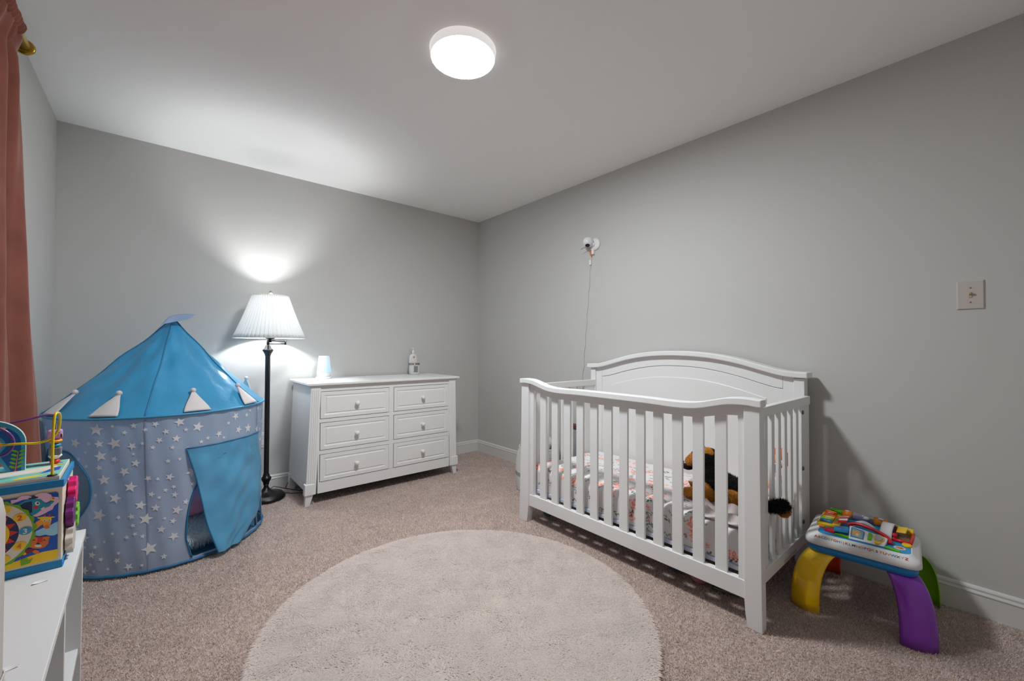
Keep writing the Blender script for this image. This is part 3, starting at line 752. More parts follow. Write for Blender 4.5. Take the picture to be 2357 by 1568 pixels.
# ------------------------------------------------------------------ rope basket with contents, bag behind it
BX, BY = -.33, -1.275
bs_ = thing('rope_basket', 'round white rope basket with a grey band between crib and corner', 'basket', (BX,BY,0))
rope_w = mat('cotton_rope',(214,210,204),.9,noise=(80,.08),bump=(300,.4,.002)); rope_g = mat('grey_rope',(150,152,154),.9)
nb = 44
b = B(); g = B()
for i in range(nb):
    z = .009+i*.0075; t = i/(nb-1)
    R = .168+.018*math.sin(PI*min(1,t*1.05))**.7-.016*t
    tgt = g if 15 <= i <= 18 else b
    tgt.tube([(BX+R*math.cos(2*PI*k/48), BY+R*math.sin(2*PI*k/48), z+ (.003*math.sin(4*PI*k/48+1) if i>36 else 0)) for k in range(48)], .0046, 6, closed=True)
b.lathe([(.0001,.006),(.165,.006),(.165,.012),(.0001,.012)], 40, (BX,BY,0))
b.build('coil_wall', rope_w, bs_); g.build('grey_band', rope_g, bs_)
lm = mat('brown_leather',(96,50,38),.6)
h = B(); h.tube([(BX-.150,BY+.02,.315),(BX-.168,BY+.012,.352),(BX-.155,BY-.01,.375),(BX-.140,BY-.045,.352),(BX-.146,BY-.06,.315)], .006, 8); h.build('handle', lm, bs_)
rebase(bs_)
o = B().ball((BX+.02,BY-.02,.352),.085,24,sc=(1.1,1,.7)).build('rolled_blanket', mat('white_fleece',(206,204,203),.95,bump=(80,.6,.006)))
tag(o, 'white fleece bundle heaped in the rope basket', 'blanket')
c2 = B().ball((BX-.075,BY-.050,.405),.045,20,sc=(1,1,.9)).build('plush_ball', mat('striped_plush',(190,120,104),.9,noise=(24,.4)))
tag(c2, 'rosy patterned soft ball on top in the rope basket', 'plush toy')
c3 = B().ball((BX-.035,BY-.105,.338),.036,20,sc=(1.2,1,.7)).build('soft_toy', mat('mint_plush',(112,178,160),.9))
tag(c3, 'mint green soft toy poking out of the rope basket', 'plush toy')
bg = thing('tote_bag', 'grey cloth bag with brown edging leaning on the wall behind the crib', 'bag', (-.05,-1.42,0))
cloth = mat('grey_cloth',(160,160,164),.9,bump=(60,.5,.004),bscale=(1,4,.3)); must = mat('mustard_cloth',(160,112,44),.9,noise=(20,.3))
B().box(-.075,-.022,-1.480,-1.300,.20,.452).build('body', cloth, bg, bevel=.012, seg=3)
B().box(-.078,-.020,-1.483,-1.297,.012,.20).build('base', must, bg, bevel=.012, seg=3)
e = B(); e.box(-.079,-.019,-1.488,-1.480,.012,.465); e.box(-.079,-.019,-1.300,-1.290,.012,.465); e.box(-.079,-.019,-1.488,-1.290,.450,.482); e.build('edging', lm, bg, bevel=.002)
rebase(bg)

# ------------------------------------------------------------------ baby monitor camera and cable
mc = thing('baby_monitor', 'white ball-shaped baby monitor camera mounted high on the right wall', 'camera', (0,-1.56,1.92))
B().lathe([(.0001,0),(.046,0),(.048,-.004),(.046,-.012),(.034,-.018),(.0001,-.019)], 40, (0,-1.566,1.912), ax='x').build('wall_disc', wp, mc)
B().lathe([(.0001,-.014),(.016,-.014),(.014,-.035),(.0001,-.035)], 24, (0,-1.560,1.91), ax='x').build('neck', wp, mc)
B().ball((-.052,-1.531,1.928),.041,32).build('camera_ball', mat('gloss_white',(226,226,228),.15,coat=.5), mc)
dvec = Vector((-.45,-.30,-.84)).normalized(); rot = dvec.to_track_quat('Z','Y').to_matrix()
lens = B().lathe([(.0001,.0022),(.0165,.0008),(.0185,-.003),(.0180,-.006)], 28)
lens.v = [tuple(rot @ Vector(p) + Vector((-.052,-1.531,1.928)) + dvec*.0395) for p in lens.v]
lens.build('lens', mat('lens_black',(10,10,11),.15), mc)
B().box(-.020,-.002,-1.560,-1.530,1.835,1.880).build('bracket', wp, mc, bevel=.002)
B().box(-.026,-.022,-1.540,-1.531,1.826,1.872).build('orange_tag', mat('orange_cable',(206,112,20),.5), mc)
B().tube([(-.052,-1.515,1.892),(-.058,-1.490,1.889),(-.060,-1.466,1.880)], .002, 6).build('antenna', nickel, mc)
rebase(mc)
cbm = mat('white_cable',(206,206,206),.5)
pts = [(-.006,-1.528,1.835),(-.006,-1.526,1.80)]
for i in range(60):
    t = i/59; z = 1.76-(1.76-.30)*t; y = -1.520+.080*min(1,(1.76-z)/.9)+.004*math.sin(z*38)+.002*math.sin(z*71)
    pts.append((-.0052, y, z))
cb2 = thing('monitor_cable', 'thin white cable hanging down the wall from the baby monitor', 'cable', (-.005,-1.5,1.0))
B().tube(pts, .0024, 6).build('wire', cbm, cb2)
B().box(-.016,-.0015,-1.530,-1.514,1.756,1.794).build('usb_plug', wp, cb2, bevel=.002)
rebase(cb2)

# ------------------------------------------------------------------ light switch
sw = thing('light_switch', 'oversized ivory single toggle light switch plate on the right wall', 'light switch', (0,-3.54,1.33))
iv = mat('ivory_plastic',(196,188,180),.4); iv2 = mat('ivory_toggle',(186,168,140),.4)
y0, y1, z0, z1 = -3.581,-3.4995,1.268,1.391
v = [(0,y0,z0),(0,y1,z0),(0,y1,z1),(0,y0,z1)]; q = [(-.0065,y0+.0045,z0+.0045),(-.0065,y1-.0045,z0+.0045),(-.0065,y1-.0045,z1-.0045),(-.0065,y0+.0045,z1-.0045)]
B().add(v+q, [(0,1,5,4),(1,2,6,5),(2,3,7,6),(3,0,4,7),(4,5,6,7)]).build('cover_plate', iv, sw, bevel=.001)
B().box(-.0085,-.006,-3.545,-3.535,1.318,1.341).build('toggle_frame', iv2, sw, bevel=.0008)
v = [(-.006,-3.5435,1.326),(-.006,-3.5435,1.338),(-.006,-3.5365,1.326),(-.006,-3.5365,1.338),(-.022,-3.5430,1.334),(-.022,-3.5430,1.342),(-.022,-3.5370,1.334),(-.022,-3.5370,1.342)]
B().hexa([v[4],v[5],v[6],v[7],v[0],v[1],v[2],v[3]]).build('toggle', iv2, sw, bevel=.0008)
for z in (1.360,1.299): B().lathe([(.0001,-.0082),(.003,-.008),(.0034,-.0065),(.0001,-.0065)], 14, (0,-3.540,z), ax='x').build('screw', mat('ivory_screw',(150,144,130),.4,metal=.4), sw)
rebase(sw)
# ------------------------------------------------------------------ play tent
TX, TY, TR, TZ = -2.566, -.498, .474, .757
tent_top = Vector((-2.543,-.495,1.263))
POLES = [(-100.3+72*k)*PI/180 for k in range(5)]
def fold(a, z):
    return .0035*math.sin(a*13+2*math.sin(z*7))*math.sin(PI*min(1,z/TZ)) + .002*math.sin(a*31+z*9)
def wallR(a, z):
    t = z/TZ; base = .458*(1-t)+TR*t
    return base + fold(a, z) - .006*math.sin(PI*t)
def wp_(a, z, off=0.0):
    R = wallR(a, z)+off; t = z/TZ
    return (TX+.020*(1-t)+R*math.cos(a), TY-.002*(1-t)+R*math.sin(a), .012+z*(TZ-.012)/TZ)
D2 = PI/180
def fabric(name, rgb, tr, alpha, rough=.45, spec=.4, nz=(5,.08)):
    m = mat(name, rgb, rough, spec=spec, noise=nz, trans=tr, sheen=.1, bump=(7,.55,.02), bscale=(1,1,.45))
    nt = m.node_tree; out = nt.nodes['Material Output']; src = out.inputs['Surface'].links[0].from_socket
    if alpha > 0:
        tp_ = nt.nodes.new('ShaderNodeBsdfTransparent'); mx = nt.nodes.new('ShaderNodeMixShader'); mx.inputs[0].default_value = alpha
        nt.links.new(src, mx.inputs[1]); nt.links.new(tp_.outputs[0], mx.inputs[2]); nt.links.new(mx.outputs[0], out.inputs['Surface'])
    return m
roof_bump = 1
wall_fab = fabric('blue_grey_nylon', (202,216,236), .48, .08)
roof_fab = fabric('blue_nylon', (64,164,212), .30, .0, rough=.33, spec=.55, nz=(6,.10))
pipe_m = mat('blue_piping', (30,104,150), .5)
star_m = mat('star_print', (236,236,236), .6, trans=.25)
mesh_m = fabric('window_mesh', (150,168,184), .3, .45)
tent = thing('play_tent', 'blue castle play tent with starry walls and a pointed roof', 'play tent', (TX,TY,0))
# door and window openings in (angle, height)
def door_edge(z):   # half-width in degrees of the arch at height z
    t = min(1, max(0, (z-.02)/.50)); return 33*math.sqrt(max(0, 1-(t*.97)**3.2))*(1-.10*max(0,.12-z)/.12)
DC = -49.5
WC, WZ, WA, WH = -150.5, .425, 23.0, .185
def in_open(a, z):
    ad = a/D2
    if abs(ad-DC) < door_edge(z) and .018 < z < .52: return True
    if ((ad-WC)/WA)**2 + ((z-WZ)/WH)**2 < 1: return True
    return False
NA, NZ = 540, 110
A0 = -PI-.2
b = B()
b.grid(lambda a,c: wp_(A0+2*PI*a, TZ*c), NA, NZ, closed=True, keep=lambda a,c: not in_open(((A0+2*PI*a+PI) % (2*PI))-PI, TZ*c))
b.build('wall', wall_fab, tent)
# poles with painted shadow strips, hem and piping
for k, a in enumerate(POLES):
    B().tube([wp_(a, TZ*i/12, -.006) for i in range(13)], .0048, 8).build('pole', mat('grey_pole',(70,84,104),.5), tent)
pole_shadow_m = mat('pole_shadow_strip', (150,166,192), .6, trans=.3)  # shadow of the inside poles on the fabric, put into darker coloured strips
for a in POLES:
    b = B(); b.grid(lambda q,c,a=a: wp_(a+(q-.5)*.010/TR, .01+(TZ-.02)*c, .0012+.0012*math.sin(PI*q)), 4, 40); b.build('pole_shadow_strip', pole_shadow_m, tent)
B().tube([wp_(2*PI*i/120, .004, .002) for i in range(120)], .0065, 6, closed=True).build('bottom_piping', pipe_m, tent)
dz = [.018+.50*(i/30) for i in range(31)]
path = [wp_((DC-door_edge(z))*D2, z, .002) for z in dz if door_edge(z) > 1] + [wp_((DC+door_edge(z))*D2, z, .002) for z in dz[::-1] if door_edge(z) > 1]
B().tube(path, .0042, 6).build('door_piping', pipe_m, tent)
path = [wp_((WC+WA*math.cos(t))*D2, WZ+WH*math.sin(t)+.004*math.sin(7*t), .002) for t in [2*PI*i/60 for i in range(60)]]
B().tube(path, .0042, 6, closed=True).build('window_piping', pipe_m, tent)
b = B(); pc = [wp_(WC*D2, WZ, -.010)]
nr = 8
def wpt(t, rr): return wp_((WC+WA*rr*math.cos(t))*D2, WZ+WH*rr*math.sin(t), -.002)
b.grid(lambda a,c: wpt(2*PI*a, max(c,.001)), 40, nr, closed=True); b.build('window_mesh', mesh_m, tent)
# roof
def roof_pt(a, c):      # c 0 rim -> 1 apex
    rim = Vector((TX+TR*1.012*math.cos(a), TY+TR*1.012*math.sin(a), TZ+.004))
    p = rim.lerp(tent_top, c)
    # sag between the roof poles, and radial creases
    da = min(abs(((a-q+PI) % (2*PI))-PI) for q in POLES); s_ = math.sin(min(1, da/(36*D2))*PI/2)
    sag = .016*math.sin(PI*c)*(.25+.75*s_) + .005*math.sin(PI*c)
    cr = .0045*math.sin(a*17+3*c)*math.sin(PI*c)*(1-c) + .005*math.sin(a*29+8*c)*max(0,.25-c)*4*c + .006*math.sin(a*7.0+9*c*c+1.3)*math.sin(PI*c)*(1-.6*c) + .0035*math.sin(a*11-16*c)*math.sin(PI*c)**2
    out = Vector((math.cos(a), math.sin(a), .9)).normalized()
    p = p - out*(sag) + out*cr
    return tuple(p)
b = B(); b.grid(lambda a,c: roof_pt(2*PI*a, c*.985), 360, 60, closed=True); b.build('roof', roof_fab, tent)
B().tube([(TX+TR*1.014*math.cos(2*PI*i/120), TY+TR*1.014*math.sin(2*PI*i/120), TZ+.002) for i in range(120)], .0062, 8, closed=True).build('rim_piping', mat('rim_piping_blue',(60,140,180),.5), tent)
for a in POLES:
    B().tube([tuple(Vector(roof_pt(a, .985*i/20))+Vector((math.cos(a),math.sin(a),.8))*.0015) for i in range(21)], .0030, 6).build('roof_seam', mat('seam_blue',(44,116,158),.5), tent)
# top flag of star fabric
b = B()
def tfl(a, c):
    # folded pennant lying over the apex toward the right
    x = tent_top.x - .060 + .150*a + .030*(c-.5); y = tent_top.y - .050 + .030*a + .012*math.sin(a*4) - (1-c)*.045
    z = tent_top.z - .004 + .030*a + .012*math.sin(a*3.2) - (1-c)*.050*(.35+.65*math.sin(PI*min(1,a*.62+.28))) - (.030*(1-a/.25)**2 if a < .25 else 0)
    return (x, y, z)
b.grid(tfl, 20, 10); b.build('top_flag', fabric('flag_nylon', (166,190,222), .35, 0), tent, solid=.001)
# stars (flat print)
def star_faces(bb, a, z, R, rot, off=.0027):
    ac = R/TR; c0 = wp_(a, z, off); vs = [c0]
    for k in range(10):
        rr = R*(1 if k % 2 == 0 else .42); t = rot+k*PI/5+PI/2
        vs.append(wp_(a+rr*math.cos(t)/TR, z+rr*math.sin(t), off))
    bb.add(vs, [(0, 1+k, 1+(k+1)%10) for k in range(10)], 0, True)
sb = B(); placed = []
rs = random.Random(5)
tries = 0
while tries < 16000 and len(placed) < 420:
    tries += 1
    a = rs.uniform(-PI, PI); z = rs.uniform(.03, .735); R = rs.choice([.010,.012,.016,.020,.024,.027,.030,.034])
    if rs.random() < .05: a = rs.uniform(-1.6,.2)
    ok = all(math.hypot(((a-p[0]+PI)%(2*PI)-PI)*TR, z-p[1]) > (R+p[2])*1.12+.003 for p in placed)
    if ok and not any(in_open(((a+math.cos(q)*R*1.1/TR+PI)%(2*PI))-PI, z+math.sin(q)*R*1.1) for q in (0,1,2,3,4,5,6)) and z+R < .75:
        placed.append((a,z,R))
for (a,z,R) in placed: star_faces(sb, a, z, R, rs.uniform(-.5,.5))
so = sb.build('star_print', star_m, tent, weld=False); so['kind'] = 'stuff'
# battlement flaps with ball tips, standing on the rim and leaning on the roof
flap_w = mat('white_felt', (206,200,200), .85, sheen=.2)
for (ac, lean) in ((-119.4,.04),(-75.9,.03),(-38.5,.02),(-156,.03),(29,.0),(90,0),(140,0)):
    a0 = ac*D2; fo = thing_ = None
    fb = B(); hw = .058/TR
    def fp(uu, vv, side):
        half = hw*((1-vv)**.95*(1+.15*math.sin(PI*vv)))+.007/TR*vv; aa = a0+(uu*2-1)*half+lean*vv*.25
        c = .010+.178*vv
        p = Vector(roof_pt(aa, c if ac != 29 else .012)); p.z += (.105*vv if ac == 29 else .012*vv); out = Vector((math.cos(aa), math.sin(aa), .75)).normalized()
        th = .003+.007*math.sin(PI*min(1,max(0,uu)))*(.4+.6*math.sin(PI*min(vv+.1,1)))
        return tuple(p+out*(.007+(th if side else -.001)))
    fb.grid(lambda a,c: fp(a,c,1), 14, 14); fb.grid(lambda a,c: fp(a,c,0), 14, 14)
    # close the edges
    e1 = fb
    for (fixu, pts_) in ((0,None),(1,None)):
        e1.grid(lambda a,c,fx=fixu: tuple(Vector(fp(fx,c,0)).lerp(Vector(fp(fx,c,1)),a)), 2, 14)
    e1.grid(lambda a,c: tuple(Vector(fp(a,0,0)).lerp(Vector(fp(a,0,1)),c)), 14, 2)
    o = fb.build('battlement_flap', flap_w, tent)
    tip = Vector(fp(.5,1,0))+Vector((math.cos(a0),math.sin(a0),.8)).normalized()*.004
    B().ball(tuple(tip+Vector((0,0,.004))), .0125, 16).build('ball_tip', flap_w, o)
# door flap: hangs loose in front of the opening, bottom corner swept out to the left
b = B()
flap_fab = fabric('door_nylon', (92,168,208), .25, .0, rough=.30, spec=.6, nz=(5,.10))
lfa = interp([0,.195,.405,.582],[-68.2,-73.0,-76.9,-81.4]); rfa = interp([0,.06,.094,.204,.402,.582],[-50,-42,-33.75,-27.2,-22.6,-26.4])
def dflap(uu, vv):
    z = .020+(.582-.020)*vv
    a = (lfa(z)*(1-uu)+rfa(z)*uu)*D2
    swing = (1-vv)**1.3
    off = .006+.058*swing*(.25+.75*(1-uu)) + .007*math.sin(vv*9+uu*5)*math.sin(PI*uu)*(1-vv*.6) + .006*math.sin(uu*11-vv*6)*(1-vv)
    off += .0030*math.sin(vv*17+uu*9) + .0026*math.sin(vv*31-uu*14+2*math.sin(uu*8))*math.sin(PI*uu)
    z2 = z - .010*uu*(1-vv)
    if vv < .15: z2 = max(z2, .014)
    return wp_(a, z2, max(off,.005))
b.grid(dflap, 90, 90); df = b.build('door_flap', flap_fab, tent)
path = [dflap(0,i/30) for i in range(31)][::-1]; path2 = [dflap(i/30,1) for i in range(31)]
B().tube(path, .0032, 6).tube(path2, .0032, 6).build('flap_piping', pipe_m, df)
B().lathe([(.0001,.012),(.450,.012),(.450,.014),(.0001,.014)], 60, (TX+.020,TY,0)).build('groundsheet', fabric('groundsheet_blue',(54,110,150),.1,0), tent)
rebase(tent)
# inside the tent
o = B().ball((TX+.06,TY-.06,.100),.33,40,sc=(1.05,1.05,.27)).build('fluffy_cushion', mat('fluffy_white',(214,224,226),.95,bump=(50,.9,.02)))
tag(o, 'fluffy white round cushion on the floor inside the play tent', 'cushion')
fur(o, mat('long_white_fur',(210,220,222),.95), 16000, .035, .003, up=.2, name='long_pile')
B_ = B().ball((TX+.08,TY-.22,.245),.13,26,sc=(1.2,.9,.6)); o = B_.build('pink_pillow', mat('pink_cloth',(214,150,170),.9,noise=(10,.15)))
tag(o, 'pink pillow inside the play tent behind its doorway', 'pillow')
o = B().ball((TX-.19,TY-.29,.175),.075,20,sc=(1.3,.8,.5)).build('green_toy', mat('green_plastic_toy',(60,140,70),.5)); tag(o, 'green toy seen dimly through the tent wall', 'toy')

# ------------------------------------------------------------------ rug
rg = thing('round_rug', 'round off-white shag rug in the middle of the carpet', 'rug', (-1.6445,-2.188,.006))
B().lathe([(.0001,.012),(.738,.012),(.742,.006),(.742,.001),(.0001,.001)], 120, (-1.6445,-2.188,0)).build('backing', mat('rug_backing',(226,218,208),.95), rg)
n = 330000
rr = .745*np.sqrt(RNG.random(n)); aa = RNG.uniform(0,2*PI,n); gx = -1.6445+rr*np.cos(aa); gy = -2.188+rr*np.sin(aa)
def swirl(x, y):
    return .5*np.sin(x*5.1+1.2)+.5*np.sin(y*6.3-.7)+.9*np.sin((x+y)*17.7+2*np.sin(y*9))+.8*np.sin((x-y)*26.3+2+2*np.sin(x*13))+.6*np.sin(x*61+3*np.sin(y*47))
sa = swirl(gx, gy)+RNG.normal(0,.8,n); ln = RNG.uniform(.018,.032,n); ed = np.clip((rr-.70)/.045,0,1); sa = np.where(ed > RNG.random(n), aa+RNG.normal(0,.5,n), sa)
hz_ = RNG.uniform(.006,.011,n)+.002*np.sin(gx*22+1.5*np.sin(gy*17))*np.sin(gy*19); wd_ = RNG.uniform(.0035,.006,n)
px_, py_ = -np.sin(sa)*wd_*.5, np.cos(sa)*wd_*.5; dx_, dy_ = np.cos(sa)*ln, np.sin(sa)*ln
V = np.zeros((n,5,3)); z0 = .011
V[:,0] = np.c_[gx-px_, gy-py_, np.full(n,z0)]; V[:,1] = np.c_[gx+px_, gy+py_, np.full(n,z0)]
V[:,2] = np.c_[gx+px_+dx_*.45, gy+py_+dy_*.45, z0+hz_]; V[:,3] = np.c_[gx-px_+dx_*.45, gy-py_+dy_*.45, z0+hz_*1.02]
V[:,4] = np.c_[gx+dx_, gy+dy_, z0+hz_*.8]
me = bpy.data.meshes.new('shag_pile'); me.vertices.add(n*5); me.vertices.foreach_set('co', V.reshape(-1))
base = (np.arange(n)*5)[:,None]; Lq = np.concatenate([base+np.array([0,1,2,3]), base+np.array([3,2,4])], 1).astype(np.int32).reshape(-1)
me.loops.add(n*7); me.loops.foreach_set('vertex_index', Lq); me.polygons.add(n*2)
ls = np.stack([np.arange(n)*7, np.arange(n)*7+4], 1).astype(np.int32).reshape(-1); me.polygons.foreach_set('loop_start', ls)
me.update(calc_edges=True); me.polygons.foreach_set('use_smooth', [True]*(n*2))
me.materials.append(pile_mat('shag_yarn', (240,231,225), .05, (9.0,.03), .55))
o = bpy.data.objects.new('shag_pile', me); S.collection.objects.link(o); o.parent = rg; o['kind'] = 'stuff'
rebase(rg)

# ------------------------------------------------------------------ curtain and rod
RXC, RZC = -2.992, 2.185
rod = thing('curtain_rod', 'brass curtain rod with a round end cap near the ceiling', 'curtain rod', (RXC,-1.34,RZC))
B().tube([(RXC,-1.345,RZC),(RXC,-3.9,RZC)], .0165, 24).build('rod', brass, rod)
B().lathe([(.0001,.0),(.020,.0),(.028,-.004),(.029,-.008),(.026,-.012),(.020,-.013),(.0001,-.013)], 32, (RXC,-1.328,RZC), ax='y').build('end_cap', mat('brass_dark',(176,140,52),.25,metal=.85), rod)
B().tube([(RX0,-1.46,RZC),(RXC-.012,-1.46,RZC)], .007, 10).build('wall_bracket', brass, rod)
rebase(rod)
edge_x = interp([.03,.45,.68,.94,1.25,1.56,1.88,2.2],[-2.925,-2.925,-2.930,-2.943,-2.964,-2.977,-2.980,-2.986])
def curt(uu, vv):
    z = .03+2.19*vv; s_ = uu
    y = -1.375-2.35*s_ - .075*max(0,1-s_/.2)*smoothstep(.90,.995,vv)
    nf = 13.5
    amp = .020+.016*(1-vv)**.5
    e_ = edge_x(z)-amp*.9; far_ = RXC-.034
    k = smoothstep(.02,.10,s_); cen = e_*(1-k)+far_*k
    ph = s_*nf*2*PI+1.25
    tp_ = smoothstep(.60,1,vv)
    x = cen + amp*(1-.5*tp_)*math.sin(ph+.4*math.sin(ph*.37)) + .009*tp_*math.sin(ph*2.9+1) + .003*math.sin(ph*4.3+z*5)
    x = max(x, RX0+.008)
    y += .022*math.cos(ph)+.014*(1-vv)*math.sin(z*1.1+s_*9)
    if z < .62 and y < -1.88: x = min(x, -3.022)
    if vv > .955:      # header pocket gathered round the rod
        t = (vv-.955)/.045; x = RXC + .020*math.sin(t*PI)*(.8)+.004*math.sin(s_*300) - .004
    x = max(x, RX0+.006)
    return (x, y, z)
cu = thing('curtain', 'dusty pink velvet curtain hanging from the brass rod', 'curtain', (RXC,-1.36,0))
b = B(); b.grid(curt, 620, 70); b.build('panel', dusk_pink, cu, solid=.003)
# gathered sleeve around the rod
b = B()
def slv(a, c):
    y = -1.462-2.3*c; R = .0235+.0042*math.sin(c*2.3*2*PI/.024+1.6*math.sin(a*2*PI))+.0012*math.sin(c*400+a*9)
    return (RXC+R*math.cos(a*2*PI), y, RZC+R*1.15*math.sin(a*2*PI))
b.grid(slv, 28, 900, closed=True); b.build('rod_sleeve', dusk_pink, cu)
rebase(cu)

# ------------------------------------------------------------------ shelf unit
SH = .580
su = thing('shelf_unit', 'low white open shelf unit along the left wall with toys on top', 'shelf', (-2.88,-2.5,0))
SY0, SY1 = -3.075, -1.928
def sxf(y): return -2.756 + (y-SY1)*(-.0283)       # front edge drifts slightly into the room
v = []
def sbox(y0, y1, z0, z1, back=-3.006, fo=0.0, extra=0):
    vs = [(back,y0,z0),(back,y0,z1),(back,y1,z0),(back,y1,z1),(sxf(y0)-fo,y0,z0),(sxf(y0)-fo,y0,z1),(sxf(y1)-fo,y1,z0),(sxf(y1)-fo,y1,z1)]
    return B().hexa(vs)
sbox(SY0, SY1, SH-.016, SH).build('top', shelf_white, su, bevel=.0012)
for yy in (SY1-.006, -2.318, -2.70, SY0+.006):
    sbox(yy-.015, yy, .001, SH-.016, fo=.004).build('upright', shelf_white, su, bevel=.001)
sbox(SY0+.01, SY1-.01, .243, .258, fo=.010).build('shelf', shelf_white, su, bevel=.001)
sbox(SY0+.01, SY1-.01, .030, .045, fo=.010).build('shelf', shelf_white, su, bevel=.001)
B().box(-3.010,-3.006,SY0,SY1,.03,SH-.01).build('back_panel', shelf_white, su)
# little half-round sticker lifted at its edge
for (cx, cy) in ((-2.795,-2.25),(-2.782,-2.585)):
    b = B(); b.grid(lambda a,c: (cx+(.013*c)*math.cos(a*PI*1.0+.3), cy+.010*c*math.sin(a*PI+.3), SH+.0006+.0022*c*c), 12, 5); b.build('peeling_dot', mat('white_dot',(230,230,230),.4), su)
rebase(su)

# ------------------------------------------------------------------ activity cube
CA = math.radians(1.6)
CZ = SH+.0005; CWX, CWY, CH = .105, .104, .205
CCX, CCY = -2.774-.105, -2.186+.104
ac = thing('activity_cube', 'colourful wooden activity cube with animal pictures on the shelf unit', 'toy cube', (CCX,CCY,CZ))
def cm(name, rgb, **k): return mat(name, rgb, k.pop('rough',.4), **k)
c_blue = cm('cube_blue',(10,134,192)); c_cream = cm('cube_plywood',(232,222,202)); c_navy = cm('print_navy',(14,82,186)); c_yel = cm('print_yellow',(252,210,20))
c_lb = cm('print_lightblue',(164,222,250)); c_pink = cm('print_pink',(242,202,228)); c_teal = cm('print_teal',(28,152,176)); c_or = cm('print_orange',(250,164,40))
c_grn = cm('print_green',(112,178,16)); c_red = cm('print_red',(216,44,38)); c_dk = cm('print_dark',(18,40,84)); c_wh = cm('print_white',(236,236,232)); c_tig = cm('print_tiger',(228,116,44))
c_mar = cm('print_maroon',(130,22,34)); c_ir = cm('print_sky',(58,160,200)); c_mint = cm('print_mint',(128,204,190)); c_blk = cm('print_black',(20,20,24))
PAL = [c_navy,c_yel,c_lb,c_pink,c_teal,c_or,c_grn,c_red,c_dk,c_wh,c_tig,c_mar,c_ir,c_mint,c_blk,c_cream,c_blue]
IX = {k:i for i,k in enumerate('navy yel lb pink teal or grn red dk wh tig mar ir mint blk cream blue'.split())}
# local coordinates: origin at the cube's centre on the shelf, then turned by CA
def cl_(o):   # place a locally modelled mesh
    o.data.transform(Matrix.Rotation(CA, 4, 'Z')); return o
cl_(B().box(-CWX+.002,CWX-.002,-CWY+.002,CWY-.002,.004,CH-.010).build('box', c_cream, ac, bevel=.001))
for z0_, z1_ in ((0,.017),(CH-.017,CH)):
    b = B()
    b.box(-CWX,CWX,-CWY,-CWY+.006,z0_,z1_); b.box(-CWX,CWX,CWY-.006,CWY,z0_,z1_)
    b.box(-CWX,-CWX+.006,-CWY+.006,CWY-.006,z0_,z1_); b.box(CWX-.006,CWX,-CWY+.006,CWY-.006,z0_,z1_)
    cl_(b.build('blue_band', c_blue, ac, bevel=.001))
cl_(B().box(-CWX+.008,CWX-.008,-CWY+.008,CWY-.008,CH-.012,CH+.009).build('top_tray', c_cream, ac, bevel=.001))
def decals(b, items, base, step=.00018, ax='y', sgn=-1):
    for k, (col, pts) in enumerate(items):
        d = base+sgn*step*(k+1)
        vs = [(p[0], d, p[1]) if ax=='y' else (p[0], p[1], d) for p in pts]
        # ear-clip through bmesh later: use an ngon
        b.add(vs, [tuple(range(len(vs)))], IX[col])
def zp(zx, zy):   # picture point measured on the printed face -> face coordinates
    px, py = zx/6.533, 1100+zy/6.533
    yb = 1307+(139-px)*.235; yt = 1105+(139-px)*.158
    return (CWX-(139.4-px)*.00068, CH*(yb-py)/(yb-yt))
def circ(cx, cy, rx, ry=None, n=20, rot=0):
    ry = ry or rx; return [(cx+rx*math.cos(t)*math.cos(rot)-ry*math.sin(t)*math.sin(rot), cy+rx*math.cos(t)*math.sin(rot)+ry*math.sin(t)*math.cos(rot)) for t in [2*PI*i/n for i in range(n)]]
def zpoly(pts): return [zp(*p) for p in pts]
def zc(zx, zy, rx, ry, n=18): return [zp(zx+rx*math.cos(t), zy+ry*math.sin(t)) for t in [2*PI*i/n for i in range(n)]]
W0 = -CWX+.012
it = []
it.append(('navy', [(W0,.022),(.0925,.022),(.0965,.026),(.0965,.174),(.0925,.178),(W0,.178)]))
it.append(('yel', [(W0,.022),(.0925,.022),(.0965,.026)]+zpoly([(843,1085)])+[zp(600,1130),zp(400,1200),zp(250,1260),(-.02,.030),(W0,.030)]))
it.append(('lb', zpoly([(480,880),(500,820),(600,770),(700,740),(760,700),(843,660)])+[(.0965,zp(846,660)[1]),(.0965,zp(846,850)[1])]+zpoly([(780,880),(700,885),(640,870),(560,892)])))
it.append(('pink', zpoly([(135,355),(215,345),(270,295),(350,280),(430,300),(480,275),(540,245),(640,240),(720,270),(740,330),(690,370),(640,390),(560,345),(420,330),(300,350),(190,395),(135,425)])))
it.append(('pink', zpoly([(442,598),(480,550),(540,530),(620,470),(700,440),(760,350),(770,300),(820,300),(850,330),(840,370),(800,410),(770,430),(740,490),(680,520),(600,565),(520,600)])))
it.append(('teal', zpoly([(215,430),(280,390),(360,350),(470,330),(560,335),(610,375),(650,405),(700,385),(740,340),(765,350),(760,380),(700,430),(640,460),(580,500),(500,560),(440,590),(400,600),(300,560),(230,500)])))
it.append(('dk', zpoly([(262,440),(320,395),(432,368),(440,430),(442,540),(350,548),(300,480)])))
it.append(('wh', zc(515,402,38,30))); it.append(('blk', zc(520,398,16,14))); it.append(('red', zc(490,462,36,26)))
it.append(('wh', zpoly([(560,488),(590,465),(622,445),(615,480),(590,498)])))
it.append(('dk', zpoly([(382,322),(425,318),(430,290),(470,280),(492,300),(527,300),(520,318),(450,336),(390,336)])))
it.append(('yel', zpoly([(700,330),(768,332),(764,356),(700,354)]))); it.append(('or', zpoly([(725,296),(768,298),(766,318),(722,316)])))
it.append(('or', zpoly([(470,700),(520,670),(560,640),(570,600),(620,595),(735,600),(725,690),(700,770),(660,785),(620,770),(605,715),(560,740),(480,810),(460,770)])))
